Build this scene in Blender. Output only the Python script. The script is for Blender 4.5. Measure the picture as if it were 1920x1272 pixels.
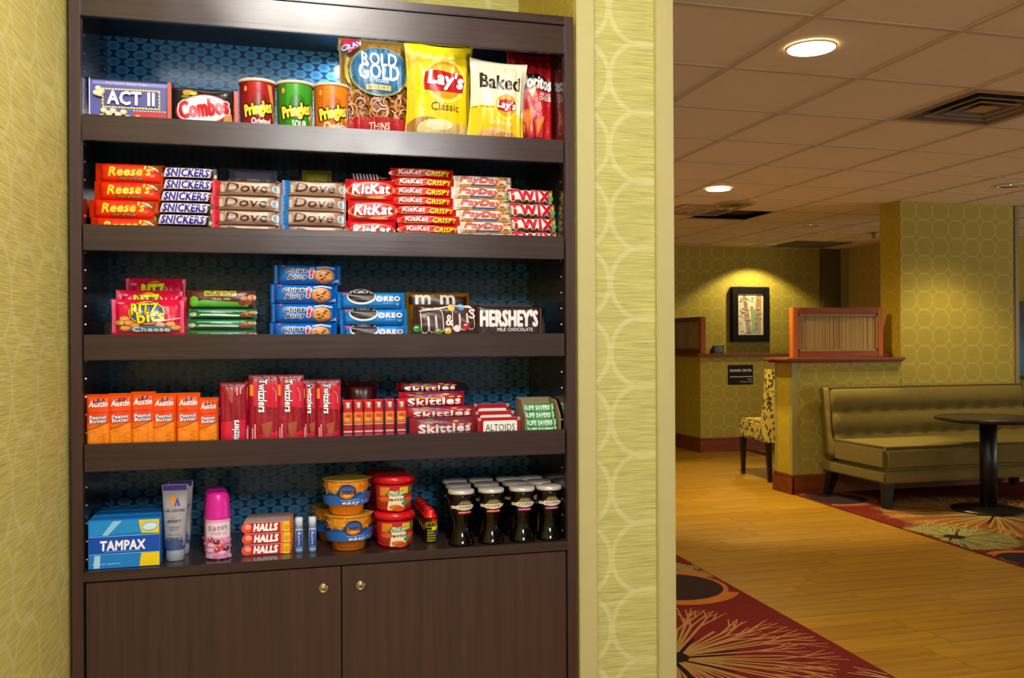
import bpy, bmesh, math, random
from math import sin, cos, pi, sqrt, atan2
from mathutils import Vector, Matrix, Euler
random.seed(7)
SC = bpy.context.scene
COL = SC.collection
for o in list(bpy.data.objects): bpy.data.objects.remove(o)

# ------------------------------------------------------------------ camera
F = 1700.0; HOR = 643.0; TH = math.radians(14.9); ROLL = 0.0055; CH = 1.18
FW = Vector((sin(TH), cos(TH), 0)); RT = Vector((cos(TH), -sin(TH), 0)); UP = Vector((0, 0, 1))
SR = RT * cos(ROLL) - UP * sin(ROLL); SU = UP * cos(ROLL) + RT * sin(ROLL)
CAM = Vector((0, 0, CH))
cd = bpy.data.cameras.new('camera'); cam = bpy.data.objects.new('camera', cd); COL.objects.link(cam)
m = Matrix((SR, SU, -FW)).transposed().to_4x4(); m.translation = CAM
cam.matrix_world = m
cd.sensor_width = 36; cd.sensor_fit = 'HORIZONTAL'; cd.lens = F / 1920 * 36
cd.shift_y = (HOR - 636) / 1920; cd.clip_start = 0.02
SC.camera = cam
def P(x, y, X=None, Y=None, z=None):
    """real point where the sight line through photo pixel meets a real plane"""
    d = FW * F + SR * (x - 960) + SU * (HOR - y)
    if Y is not None: t = (Y - CAM.y) / d.y
    elif X is not None: t = (X - CAM.x) / d.x
    else: t = (z - CAM.z) / d.z
    return CAM + d * t

# ------------------------------------------------------------------ world, lights, exposure
SC.view_settings.view_transform = 'Standard'; SC.view_settings.look = 'None'
SC.view_settings.gamma = 1; SC.view_settings.use_curve_mapping = False
SC.view_settings.exposure = 0.0
W = bpy.data.worlds.new('world'); SC.world = W; W.use_nodes = True
W.node_tree.nodes['Background'].inputs[0].default_value = (0.82, 0.80, 0.76, 1)
W.node_tree.nodes['Background'].inputs[1].default_value = 0.42
CEIL = 2.295
def area(name, loc, size, power, color, rot=(0, 0, 0), size_y=None, spread=None):
    l = bpy.data.lights.new(name, 'AREA'); l.energy = power; l.color = color; l.size = size
    if size_y: l.shape = 'RECTANGLE'; l.size_y = size_y
    if spread: l.spread = spread
    o = bpy.data.objects.new(name, l); COL.objects.link(o); o.location = loc; o.rotation_euler = rot
    return o
def spot(name, loc, power, color, angle=120, blend=0.6, rot=(0, 0, 0), r=0.05):
    l = bpy.data.lights.new(name, 'SPOT'); l.energy = power; l.color = color
    l.spot_size = math.radians(angle); l.spot_blend = blend; l.shadow_soft_size = r
    o = bpy.data.objects.new(name, l); COL.objects.link(o); o.location = loc; o.rotation_euler = rot
    return o
area('hall_ceiling_light_far', (0.45, -1.2, CEIL - 0.03), 0.7, 78, (1, 0.97, 0.95), rot=(math.radians(38), 0, 0))
area('hall_ceiling_light_near', (0.12, 0.72, CEIL - 0.03), 0.40, 25, (1, 0.95, 0.88), rot=(math.radians(34), 0, 0))
area('lounge_fill', (9.5, 2.0, 1.3), 1.8, 110, (1, 0.92, 0.84), rot=(0, math.radians(116), 0), size_y=4.0)  # added unseen fill light, tilted up to brighten the lobby ceiling
WARM = (1.0, 0.76, 0.40)
DOWNS = [(1521, 87), (1347, 353)]
DOWN2 = [(1895, 347), (1520, 422)]
for (dx, dy) in DOWNS:
    p = P(dx, dy, z=CEIL)
    spot('downlight_lamp', (p.x, p.y, CEIL - 0.02), 110, WARM, 155, 0.5)
for (dx, dy) in DOWN2:
    p = P(dx, dy, z=CEIL)
    spot('downlight_lamp', (p.x, p.y, CEIL - 0.02), 42, WARM, 130, 0.6)

# ------------------------------------------------------------------ materials
def lin(c):
    if isinstance(c, str):
        c = c.lstrip('#'); c = ''.join(q * 2 for q in c) if len(c) == 3 else c; c = [int(c[i:i+2], 16) / 255 for i in (0, 2, 4)]
    return tuple(((v / 12.92) if v <= 0.04045 else ((v + 0.055) / 1.055) ** 2.4) for v in c)
MC = {}
def nt(m):
    m.use_nodes = True; t = m.node_tree; t.nodes.clear()
    o = t.nodes.new('ShaderNodeOutputMaterial'); b = t.nodes.new('ShaderNodeBsdfPrincipled')
    t.links.new(b.outputs[0], o.inputs[0]); return t, b, o
class N:
    def __init__(s, t): s.t = t
    def n(s, ty, **k):
        n = s.t.nodes.new('ShaderNode' + ty)
        for a, v in k.items(): setattr(n, a, v)
        return n
    def l(s, a, b): s.t.links.new(a, b)
    def m(s, op, a, b=None, c=None):
        n = s.n('Math', operation=op)
        for i, v in enumerate((a, b, c)):
            if v is None: continue
            if isinstance(v, (int, float)): n.inputs[i].default_value = v
            else: s.l(v, n.inputs[i])
        return n.outputs[0]
    def mix(s, f, a, b, ty='MIX'):
        n = s.n('Mix', data_type='RGBA', blend_type=ty)
        if isinstance(f, (int, float)): n.inputs[0].default_value = f
        else: s.l(f, n.inputs[0])
        for v, i in ((a, 6), (b, 7)):
            if isinstance(v, (tuple, list)): n.inputs[i].default_value = (*v[:3], 1)
            else: s.l(v, n.inputs[i])
        return n.outputs[2]
    def noise(s, vec, scale, detail=3, rough=0.5):
        n = s.n('TexNoise'); n.inputs['Scale'].default_value = scale; n.inputs['Detail'].default_value = detail
        n.inputs['Roughness'].default_value = rough; s.l(vec, n.inputs['Vector']); return n.outputs[0]
    def ramp(s, f, a, b):
        n = s.n('MapRange'); n.inputs[1].default_value = a; n.inputs[2].default_value = b; s.l(f, n.inputs[0]); return n.outputs[0]
    def vmap(s, vec, sc):
        n = s.n('Mapping'); n.inputs['Scale'].default_value = sc; s.l(vec, n.inputs[0]); return n.outputs[0]
def mat(name, col, rough=0.4, metal=0.0, var=0.05, bump=0.0, bscale=60, coat=0.0, emit=None, estr=0, spec=0.5):
    if name in MC: return MC[name]
    mt = bpy.data.materials.new(name); t, b, o = nt(mt); k = N(t)
    c = lin(col); tc = k.n('TexCoord').outputs['Object']
    nz = k.noise(tc, 25, 2)
    cc = k.mix(k.m('MULTIPLY', nz, 1.0), tuple(v * (1 - var) for v in c), tuple(min(1, v * (1 + var)) for v in c))
    k.l(cc, b.inputs['Base Color']); b.inputs['Roughness'].default_value = rough; b.inputs['Metallic'].default_value = metal
    b.inputs['Coat Weight'].default_value = coat; b.inputs['Coat Roughness'].default_value = 0.08
    b.inputs['Specular IOR Level'].default_value = spec
    if bump:
        bn = k.n('Bump'); bn.inputs['Strength'].default_value = bump; bn.inputs['Distance'].default_value = 0.002
        k.l(k.noise(tc, bscale, 2), bn.inputs['Height']); k.l(bn.outputs[0], b.inputs['Normal'])
    if emit:
        b.inputs['Emission Color'].default_value = (*lin(emit), 1); b.inputs['Emission Strength'].default_value = estr
    MC[name] = mt; return mt
def ink(c): return mat('print_ink_' + c.lstrip('#'), c, 0.32, 0, 0.02)
def film(c): return mat('wrapper_film_' + c.lstrip('#'), c, 0.27, 0, 0.05, 0.5, 90)
def card(c): return mat('printed_card_' + c.lstrip('#'), c, 0.35, 0, 0.03)

def wood(name, c1, c2, axis, rough=0.35, fine=260, bright=1.0):
    if name in MC: return MC[name]
    mt = bpy.data.materials.new(name); t, b, o = nt(mt); k = N(t)
    tc = k.n('TexCoord').outputs['Object']
    sc = {'x': (2.2, 40, fine * .5), 'z': (40, fine * .2, 2.2), 'fx': (1.2, 22, 22), 'y': (40, 2, 40)}[axis]
    if axis == 'z': sc = (fine * .35, fine * .35, 2.2)
    n1 = k.noise(k.vmap(tc, sc), 1.0, 4, 0.65)
    f = k.ramp(n1, 0.3, 0.72)
    k.l(k.mix(f, lin(c1), lin(c2)), b.inputs['Base Color'])
    n2 = k.noise(tc, 7, 2); r = k.m('MULTIPLY_ADD', n2, 0.18, rough - 0.09)
    k.l(r, b.inputs['Roughness']); b.inputs['Specular IOR Level'].default_value = 0.5 if 'espresso' in name else 0.22
    bn = k.n('Bump'); bn.inputs['Strength'].default_value = 0.10; bn.inputs['Distance'].default_value = 0.001
    k.l(n1, bn.inputs['Height']); k.l(bn.outputs[0], b.inputs['Normal'])
    MC[name] = mt; return mt

def grasscloth(name, base, ring, axis, thread=1.0, pitch=0.145, hp=None, ph=.28, pz=.15):
    """woven wallpaper with a lattice of pale circles; axis = horizontal axis of the wall"""
    if name in MC: return MC[name]
    mt = bpy.data.materials.new(name); t, b, o = nt(mt); k = N(t)
    tc = k.n('TexCoord').outputs['Object']; sx = k.n('SeparateXYZ'); k.l(tc, sx.inputs[0])
    h = sx.outputs[0 if axis == 'x' else 1]; z = sx.outputs[2]
    R = pitch * 0.535; hp = hp or pitch * 1.055
    fh = k.m('SUBTRACT', k.m('FRACT', k.m('ADD', k.m('DIVIDE', h, hp), 50 + ph)), 0.5)
    fz = k.m('SUBTRACT', k.m('FRACT', k.m('ADD', k.m('DIVIDE', z, pitch), 50 + pz)), 0.5)
    fh = k.m('MULTIPLY', fh, hp / pitch)
    d = k.m('MULTIPLY', k.m('SQRT', k.m('ADD', k.m('MULTIPLY', fh, fh), k.m('MULTIPLY', fz, fz))), pitch)
    rg = k.m('SUBTRACT', 1.0, k.ramp(k.m('ABSOLUTE', k.m('SUBTRACT', d, R * 0.98)), pitch * 0.022, pitch * 0.05))
    fz2 = k.m('SUBTRACT', 1.0, k.m('ABSOLUTE', fz))
    d2 = k.m('MULTIPLY', k.m('SQRT', k.m('ADD', k.m('MULTIPLY', fh, fh), k.m('MULTIPLY', fz2, fz2))), pitch)
    rg = k.m('MAXIMUM', rg, k.m('SUBTRACT', 1.0, k.ramp(k.m('ABSOLUTE', k.m('SUBTRACT', d2, R * 0.98)), pitch * 0.022, pitch * 0.05)))
    msc = (14, 14, 640) ; n1 = k.noise(k.vmap(tc, msc), 1.0, 3, 0.6)
    n2 = k.noise(k.vmap(tc, (30, 30, 900)), 1.0, 2, 0.5)
    n3 = k.noise(tc, 2.2, 2)
    c = lin(base)
    dark = tuple(v * (1 - 0.42 * thread) for v in c); lite = tuple(min(1, v * (1 + 0.25 * thread)) for v in c)
    c1 = k.mix(k.ramp(n1, 0.33, 0.62), dark, lite)
    c1 = k.mix(k.m('MULTIPLY', k.ramp(n2, 0.3, 0.7), 0.4 * thread), c1, c)
    rgt = k.m('MULTIPLY', rg, k.m('MULTIPLY_ADD', k.ramp(n1, 0.3, 0.6), 0.35, 0.25))
    k.l(k.mix(rgt, c1, lin(ring)), b.inputs['Base Color'])
    b.inputs['Roughness'].default_value = 0.75; b.inputs['Specular IOR Level'].default_value = 0.25
    bn = k.n('Bump'); bn.inputs['Strength'].default_value = 0.35 * thread; bn.inputs['Distance'].default_value = 0.001
    k.l(n1, bn.inputs['Height']); k.l(bn.outputs[0], b.inputs['Normal'])
    MC[name] = mt; return mt

def hexprint():
    mt = bpy.data.materials.new('blue_hexagon_print'); t, b, o = nt(mt); k = N(t)
    tc = k.n('TexCoord').outputs['Object']; sx = k.n('SeparateXYZ'); k.l(tc, sx.inputs[0])
    px, pz, w, h = 0.0335, 0.0325, 0.0284, 0.0168
    def lat(o1, o2):
        fx = k.m('ABSOLUTE', k.m('MULTIPLY', k.m('SUBTRACT', k.m('FRACT', k.m('ADD', k.m('DIVIDE', sx.outputs[0], px), 50 + o1)), 0.5), px))
        fz = k.m('ABSOLUTE', k.m('MULTIPLY', k.m('SUBTRACT', k.m('FRACT', k.m('ADD', k.m('DIVIDE', sx.outputs[2], pz), 50 + o2)), 0.5), pz))
        a = k.m('DIVIDE', fz, h / 2); c = k.m('ADD', k.m('DIVIDE', fx, w / 2), k.m('MULTIPLY', a, 0.5))
        return k.m('MAXIMUM', a, c)
    d = k.m('MINIMUM', lat(0.1, 0), lat(0.6, 0.5))
    inside = k.m('SUBTRACT', 1, k.ramp(d, 0.98, 1.06)); edge = k.ramp(d, 0.2, 1.0)
    hexc = k.mix(edge, lin('#22628c'), lin('#4582a4'))
    k.l(k.mix(inside, lin('#0a2f55'), hexc), b.inputs['Base Color'])
    b.inputs['Roughness'].default_value = 0.2
    return mt

def clear_plastic(name='clear_acrylic', tint=(1, 1, 1), gl=1.0):
    if name in MC: return MC[name]
    mt = bpy.data.materials.new(name); mt.use_nodes = True; t = mt.node_tree; t.nodes.clear(); k = N(t)
    o = k.n('OutputMaterial'); tr = k.n('BsdfTransparent'); tr.inputs[0].default_value = (*tint, 1)
    g = k.n('BsdfGlossy'); g.inputs['Roughness'].default_value = 0.06
    fr = k.n('Fresnel'); fr.inputs[0].default_value = 1.47
    mx = k.n('MixShader'); k.l(k.m('MULTIPLY', fr.outputs[0], gl), mx.inputs[0]); k.l(tr.outputs[0], mx.inputs[1]); k.l(g.outputs[0], mx.inputs[2])
    k.l(mx.outputs[0], o.inputs[0]); MC[name] = mt; return mt

# ------------------------------------------------------------------ mesh builder
class G:
    def __init__(s): s.v = []; s.f = []; s.mi = []; s.mats = []; s.sm = []
    def mid(s, m):
        if m not in s.mats: s.mats.append(m)
        return s.mats.index(m)
    def face(s, idx, m, smooth=False): s.f.append(idx); s.mi.append(s.mid(m)); s.sm.append(smooth)
    def add(s, vs, fs, m, smooth=False):
        b = len(s.v); s.v += [tuple(v) for v in vs]
        i = s.mid(m)
        for f in fs: s.f.append(tuple(b + q for q in f)); s.mi.append(i); s.sm.append(smooth)
    def box(s, x0, x1, y0, y1, z0, z1, m, bev=0.0, M=None):
        if bev <= 0:
            vs = [(x, y, z) for z in (z0, z1) for y in (y0, y1) for x in (x0, x1)]
            fs = [(0, 2, 3, 1), (4, 5, 7, 6), (0, 1, 5, 4), (2, 6, 7, 3), (0, 4, 6, 2), (1, 3, 7, 5)]
        else:
            bm = bmesh.new(); bmesh.ops.create_cube(bm, size=1)
            for v in bm.verts: v.co = Vector(((x0 + x1) / 2 + v.co.x * (x1 - x0), (y0 + y1) / 2 + v.co.y * (y1 - y0), (z0 + z1) / 2 + v.co.z * (z1 - z0)))
            bmesh.ops.bevel(bm, geom=list(bm.edges), offset=bev, segments=2, affect='EDGES', clamp_overlap=True)
            bm.verts.index_update(); vs = [tuple(v.co) for v in bm.verts]; fs = [tuple(v.index for v in f.verts) for f in bm.faces]; bm.free()
        if M: vs = [tuple(M @ Vector(v)) for v in vs]
        s.add(vs, fs, m, False)
    def lathe(s, prof, m, n=24, c=(0, 0, 0), caps=True, smooth=True):
        vs = []; fs = []
        for (r, z) in prof:
            for i in range(n):
                a = 2 * pi * i / n; vs.append((c[0] + r * cos(a), c[1] + r * sin(a), c[2] + z))
        for j in range(len(prof) - 1):
            for i in range(n):
                k = (i + 1) % n; fs.append((j * n + i, j * n + k, (j + 1) * n + k, (j + 1) * n + i))
        if caps:
            fs.append(tuple(range(n))[::-1]); fs.append(tuple((len(prof) - 1) * n + i for i in range(n)))
        s.add(vs, fs, m, smooth)
    def tube(s, pts, r, m, n=6):
        pts = [Vector(p) for p in pts]; vs = []; fs = []
        for i, p in enumerate(pts):
            d = (pts[min(i + 1, len(pts) - 1)] - pts[max(i - 1, 0)]).normalized()
            a = d.cross(Vector((0, 0, 1)) if abs(d.z) < .9 else Vector((1, 0, 0))).normalized(); b2 = d.cross(a)
            rr = r[i] if isinstance(r, (list, tuple)) else r
            for q in range(n):
                an = 2 * pi * q / n; vs.append(p + (a * cos(an) + b2 * sin(an)) * rr)
        for i in range(len(pts) - 1):
            for q in range(n):
                w = (q + 1) % n; fs.append((i * n + q, i * n + w, (i + 1) * n + w, (i + 1) * n + q))
        fs.append(tuple(range(n))[::-1]); fs.append(tuple((len(pts) - 1) * n + q for q in range(n)))
        s.add(vs, fs, m, True)
    def prism(s, poly, axis, a0, a1, m):
        """poly = 2D outline; axis x: (y,z), y: (x,z), z: (x,y)"""
        n = len(poly); mk = {'x': lambda p, a: (a, p[0], p[1]), 'y': lambda p, a: (p[0], a, p[1]), 'z': lambda p, a: (p[0], p[1], a)}[axis]
        vs = [mk(p, a0) for p in poly] + [mk(p, a1) for p in poly]
        fs = [tuple(range(n)), tuple(range(n, 2 * n))[::-1]] + [(i, i + n, (i + 1) % n + n, (i + 1) % n) for i in range(n)]
        s.add(vs, fs, m)
    def mesh(s, name):
        me = bpy.data.meshes.new(name); me.from_pydata(s.v, [], s.f); 
        for q in s.mats: me.materials.append(q)
        me.polygons.foreach_set('material_index', s.mi); me.polygons.foreach_set('use_smooth', s.sm)
        me.validate(); me.update()
        bm = bmesh.new(); bm.from_mesh(me); bmesh.ops.recalc_face_normals(bm, faces=bm.faces); bm.to_mesh(me); bm.free()
        return me
def link(name, data, parent=None, loc=(0, 0, 0), rot=(0, 0, 0)):
    o = bpy.data.objects.new(name, data); COL.objects.link(o); o.location = loc; o.rotation_euler = rot
    if parent: o.parent = parent
    return o
def obj(name, g, parent=None, loc=(0, 0, 0), rot=(0, 0, 0), kind=None, label=None, cat=None, group=None):
    o = link(name, g.mesh(name) if isinstance(g, G) else g, parent, loc, rot)
    if kind: o['kind'] = kind
    if label: o['label'] = label
    if cat: o['category'] = cat
    if group: o['group'] = group
    return o
def thing(name, label, cat, loc=(0, 0, 0), rot=(0, 0, 0), group=None):
    o = link(name, None, None, loc, rot); o.empty_display_size = 0.05
    o['label'] = label; o['category'] = cat
    if group: o['group'] = group
    return o
def put(parts, loc, rot, name, label, cat, group=None):
    """parts = [(name, mesh), (childname, mesh) ...]; first mesh is the thing itself"""
    r = obj(name, parts[0][1], None, loc, rot, label=label, cat=cat, group=group)
    for (pn, me) in parts[1:]: link(pn, me, r)
    return r

# ------------------------------------------------------------------ text and flat print mapped on package surfaces
TX = {}
def ttris(s, bold=0.0, shear=0.0):
    key = (s, bold, shear)
    if key in TX: return TX[key]
    cu = bpy.data.curves.new('t', 'FONT'); cu.body = s; cu.offset = 0; cu.shear = shear; cu.resolution_u = 2
    cu.fill_mode = 'FRONT'; cu.space_line = 0.8; cu.align_x = 'CENTER'; cu.space_character = 1.0 + bold * 1.2
    o = bpy.data.objects.new('t', cu); COL.objects.link(o)
    dg = bpy.context.evaluated_depsgraph_get(); dg.update()
    me = bpy.data.meshes.new_from_object(o.evaluated_get(dg)); me.calc_loop_triangles()
    vs = [(v.co.x, v.co.y) for v in me.vertices]; ts = [tuple(t.vertices) for t in me.loop_triangles]
    bpy.data.objects.remove(o); bpy.data.curves.remove(cu); bpy.data.meshes.remove(me)
    x0 = min(v[0] for v in vs); x1 = max(v[0] for v in vs); y0 = min(v[1] for v in vs); y1 = max(v[1] for v in vs)
    vs = [((v[0] - (x0 + x1) / 2) / (x1 - x0), (v[1] - (y0 + y1) / 2) / (y1 - y0)) for v in vs]
    TX[key] = (vs, ts); return TX[key]
class D:
    """draws flat print on a package front; cx in -1..1 of half width, cy in 0..1 of height, sizes as fractions"""
    def __init__(s, surf, w, h, maxe=0.02, start=0.0004, step=0.00011):
        s.step = step
        s.g = G(); s.S = surf; s.w = w; s.h = h; s.off = start; s.maxe = maxe
    def _emit(s, vs, ts, m):
        vs = list(vs); out = []; st = [(t, 0) for t in ts]; cache = {}
        while st:
            t, dpt = st.pop()
            e = [((vs[t[i]][0] - vs[t[(i + 1) % 3]][0]) ** 2 + (vs[t[i]][1] - vs[t[(i + 1) % 3]][1]) ** 2, i) for i in range(3)]
            mx, i = max(e)
            if mx > s.maxe ** 2 and dpt < 9:
                a, b, c = t[i], t[(i + 1) % 3], t[(i + 2) % 3]; ke = (min(a, b), max(a, b))
                if ke not in cache: vs.append(((vs[a][0] + vs[b][0]) / 2, (vs[a][1] + vs[b][1]) / 2)); cache[ke] = len(vs) - 1
                q = cache[ke]; st += [((a, q, c), dpt + 1), ((q, b, c), dpt + 1)]
            else: out.append(t)
        s.off += s.step
        s.g.add([s.S(v[0], v[1], s.off) for v in vs], out, m, True)
    cy0 = 0.0
    def uv(s, cx, cy): return cx * s.w / 2, (s.cy0 + (1 - s.cy0) * cy) * s.h
    def poly(s, pts, c):
        m = ink(c); pts = [s.uv(*p) for p in pts]
        from mathutils.geometry import tessellate_polygon
        ts = tessellate_polygon([[Vector((p[0], p[1], 0)) for p in pts]])
        s._emit(pts, [tuple(t) for t in ts], m)
    def rect(s, cx, cy, w, h, c): s.poly([(cx - w, cy - h / 2), (cx + w, cy - h / 2), (cx + w, cy + h / 2), (cx - w, cy + h / 2)], c)
    def ell(s, cx, cy, w, h, c, n=20, rot=0):
        u, v = s.uv(cx, cy); a = w * s.w / 2; b = h * s.h / 2; m = ink(c)
        vs = [(u, v)] + [(u + a * cos(2 * pi * i / n) * cos(rot) - b * sin(2 * pi * i / n) * sin(rot), v + a * cos(2 * pi * i / n) * sin(rot) + b * sin(2 * pi * i / n) * cos(rot)) for i in range(n)]
        s._emit(vs, [(0, i + 1, (i + 1) % n + 1) for i in range(n)], m)
    def stroke(s, pts, wd, c):
        m = ink(c); pts = [Vector(s.uv(*p)) for p in pts]; vs = []; ts = []
        for i, p in enumerate(pts):
            d = (pts[min(i + 1, len(pts) - 1)] - pts[max(i - 1, 0)]); n = Vector((-d.y, d.x)); n = n.normalized() * wd / 2 if n.length else Vector((0, wd / 2))
            vs += [tuple(p + n), tuple(p - n)]
            if i: b = 2 * i - 2; ts += [(b, b + 1, b + 3), (b, b + 3, b + 2)]
        s._emit(vs, ts, m)
    def text(s, t, cx, cy, w, h, c, bold=0.0, shear=0.0, rot=0.0, outline=None, ow=0.03, arch=0.0, flat=1.0):
        """w,h: full width as fraction of package width, height as fraction of package height"""
        u, v = s.uv(cx, cy); W_ = w * s.w; H_ = h * s.h
        def mp(vs, gx=1.0, gy=1.0):
            o = []
            for (a, b) in vs:
                x = a * W_ * gx; y = b * H_ * gy + arch * H_ * (0.25 - a * a) * 4
                o.append((u + x * cos(rot) - y * sin(rot), v + x * sin(rot) + y * cos(rot)))
            return o
        def fat(b, col, nd):
            vs, ts = ttris(t, bold, shear); base_ = mp(vs); r = b * H_ * 1.0; V = []; T = []
            st = s.step; s.step = .000012
            for i in range(max(1, nd)):
                dx, dy = (0, 0) if nd <= 1 else (r * cos(2 * pi * i / nd + .4), r * sin(2 * pi * i / nd + .4))
                if i == 0: s.off += st
                s._emit([(p[0] + dx, p[1] + dy) for p in base_], ts, ink(col))
            s.step = st
        if outline: fat(bold + ow * 2.2, outline, 8)
        fat(bold, c, 6 if bold > .012 else 1)
    def me(s): return s.g.mesh('printed_label')

def pillow(w, h, t, film_m, su=0.0, sv=0.0, pu=3.0, pv=3.0, nu=22, nv=14, wr=0.0, waist=0.0, seed=0, ex=0.55, ends=None):
    """sealed film package standing on its lower edge; returns mesh builder and front surface map"""
    rs = random.Random(seed); ph = [rs.uniform(0, 6.28) for _ in range(8)]; amp = [rs.uniform(.5, 1) for _ in range(8)]
    def depth(u, v):
        a = abs(2 * u / (w - 2 * su)) if w > 2 * su else 2; b = abs(2 * (v - h / 2) / (h - 2 * sv))
        if a >= 1 or b >= 1: return 0.0005
        d = (t / 2) * (max(0, 1 - a ** pu)) ** ex * (max(0, 1 - b ** pv)) ** ex
        if wr:
            q = max(a if su else 0, b if sv else 0)
            if sv: q2 = sin(u / w * 34 + ph[0]) * amp[0] + sin(u / w * 61 + ph[1] + v / h * 4) * amp[1] * .6
            else: q2 = sin(v / h * 12 + ph[0]) * amp[0] + sin(v / h * 23 + ph[1] + u / w * 5) * amp[1] * .6
            d += wr * q2 * q ** 2 * (1 - q ** 12) + wr * .6 * sin(u / w * 9 + v / h * 7 + ph[2]) * (1 - q) ** .5 * min(1, d / (t * .2))
        return max(0.0005, d)
    def wx(u, v):
        if not waist: return u
        b = 2 * (v - h / 2) / h; return u * (1 - waist * (1 - b * b))
    def wz(u, v):
        if not waist: return v
        a = 2 * u / w; b = 2 * (v - h / 2) / h
        return v + waist * h * .25 * a * a * (b if b > 0 else 0)
    def S(u, v, off=0.0): return (wx(u, v), -(depth(u, v) + off), wz(u, v))
    g = G(); us = [(-w / 2) + w * (0.5 - 0.5 * cos(pi * i / nu)) * 1.0 for i in range(nu + 1)]
    if su:
        us = [-w / 2, -w / 2 + su] + [(-w / 2 + su) + (w - 2 * su) * (0.5 - 0.5 * cos(pi * i / nu)) for i in range(1, nu)] + [w / 2 - su, w / 2]
    vs_ = [h * (0.5 - 0.5 * cos(pi * i / nv)) for i in range(nv + 1)]
    if sv: vs_ = [0, sv] + [sv + (h - 2 * sv) * (0.5 - 0.5 * cos(pi * i / nv)) for i in range(1, nv)] + [h - sv, h]
    A = len(us); B = len(vs_)
    V = []; Fc = []
    for sg in (-1, 1):
        for j, v in enumerate(vs_):
            for i, u in enumerate(us):
                x, y, z = S(u, v); V.append((x, y if sg < 0 else -y * .85, z))
    for j in range(B - 1):
        for i in range(A - 1):
            a = j * A + i; Fc.append((a, a + 1, a + A + 1, a + A)); b = a + A * B; Fc.append((b, b + A, b + A + 1, b + 1))
    o = A * B
    for i in range(A - 1): Fc.append((i, i + o, i + 1 + o, i + 1)); k = (B - 1) * A + i; Fc.append((k, k + 1, k + 1 + o, k + o))
    for j in range(B - 1): k = j * A; Fc.append((k, k + A, k + A + o, k + o)); k += A - 1; Fc.append((k, k + o, k + A + o, k + A))
    g.add(V, Fc, film_m, True)
    return g, S
def flat_surf(y): return lambda u, v, off=0.0: (u, y - off, v)
def cyl_surf(rf, zoff=0): # rf(z) radius
    def S(u, v, off=0.0):
        r = rf(v); a = u / max(r, 1e-4); return ((r + off) * sin(a), -(r + off) * cos(a), v)
    return S
# ================================================================== SETTING
YF = 1.714
WALL_C = '#c2b454'; RING_C = '#d3c878'
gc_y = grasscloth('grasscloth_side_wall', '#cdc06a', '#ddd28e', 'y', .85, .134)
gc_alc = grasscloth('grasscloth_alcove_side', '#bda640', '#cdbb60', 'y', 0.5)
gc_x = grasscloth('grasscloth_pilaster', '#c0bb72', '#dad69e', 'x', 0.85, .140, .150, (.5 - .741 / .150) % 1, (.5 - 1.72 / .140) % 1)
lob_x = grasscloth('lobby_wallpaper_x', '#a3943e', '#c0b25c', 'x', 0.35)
lob_y = grasscloth('lobby_wallpaper_y_lit', '#b4981c', '#c6ac38', 'y', 0.3)  # same paper as the x faces; light on the end faces is in this tint
trim_paint = mat('sage_trim_paint', '#bdb57c', 0.45, 0, 0.03)
redwood = wood('reddish_wood_trim', '#642c0e', '#8e4818', 'fx', 0.45)
redwood_v = wood('reddish_wood_post', '#8c4414', '#b0601e', 'z', 0.45)
paint_dark = mat('plain_hall_paint', '#9a9060', 0.7)
def struct(name, g, loc=(0, 0, 0)): return obj(name, g, None, loc, kind='structure')

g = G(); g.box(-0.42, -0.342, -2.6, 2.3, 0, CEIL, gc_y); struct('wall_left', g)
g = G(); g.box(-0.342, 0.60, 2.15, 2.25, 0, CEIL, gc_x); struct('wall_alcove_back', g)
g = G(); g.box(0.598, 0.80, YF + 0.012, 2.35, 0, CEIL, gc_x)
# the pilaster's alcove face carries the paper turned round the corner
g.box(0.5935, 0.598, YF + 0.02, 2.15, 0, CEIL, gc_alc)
pil = struct('wall_pilaster', g)
for (a, b) in ((0.5925, 0.630), (0.7635, 0.802)):
    q = G(); q.box(a, b, YF - 0.002, YF + 0.012, 0, CEIL, trim_paint, 0.002); obj('corner_trim', q, pil)

# ---- floor: planks as pieces
planks = [wood('plank_wood_%d' % i, a, b, 'fx', 0.42) for i, (a, b) in enumerate([('#7e560c', '#b3841c'), ('#845c10', '#b88a20'), ('#7c560e', '#ae801e'), ('#886010', '#b68a24'), ('#805a12', '#b2862a')])]
g = G(); g.box(-0.42, 11.0, -2.6, 9.9, -0.12, -0.012, mat('floor_screed', '#b08c48', 0.7)); floor = struct('floor', g)
PW, PL = 0.148, 0.89
pm = {}
for i, mt_ in enumerate(planks):
    q = G(); q.box(0.0005, PL - 0.0013, 0.0005, PW - 0.0008, -0.012, 0, mt_, 0.0004); pm[i] = q.mesh('plank')
rr = random.Random(3)
row = 0; y = 2.0 + 0.0
y0 = 3.127 - PW * 9
while y < 9.8 and row < 60:
    yy = y0 + row * PW
    if yy > 9.75: break
    off = (2.272 + row * 0.148 * (1 if row % 3 else 4.2)) % PL
    xs = 1.05 if yy < 5 else 1.3 + (yy - 5) * .42
    k0 = math.floor((xs - off) / PL); 
    xe = 4.2 if yy < 6.3 else 6.9
    k = k0
    while off + k * PL < xe:
        link('plank', pm[rr.randrange(5)], floor, (off + k * PL, yy, 0)); k += 1
    row += 1
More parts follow.
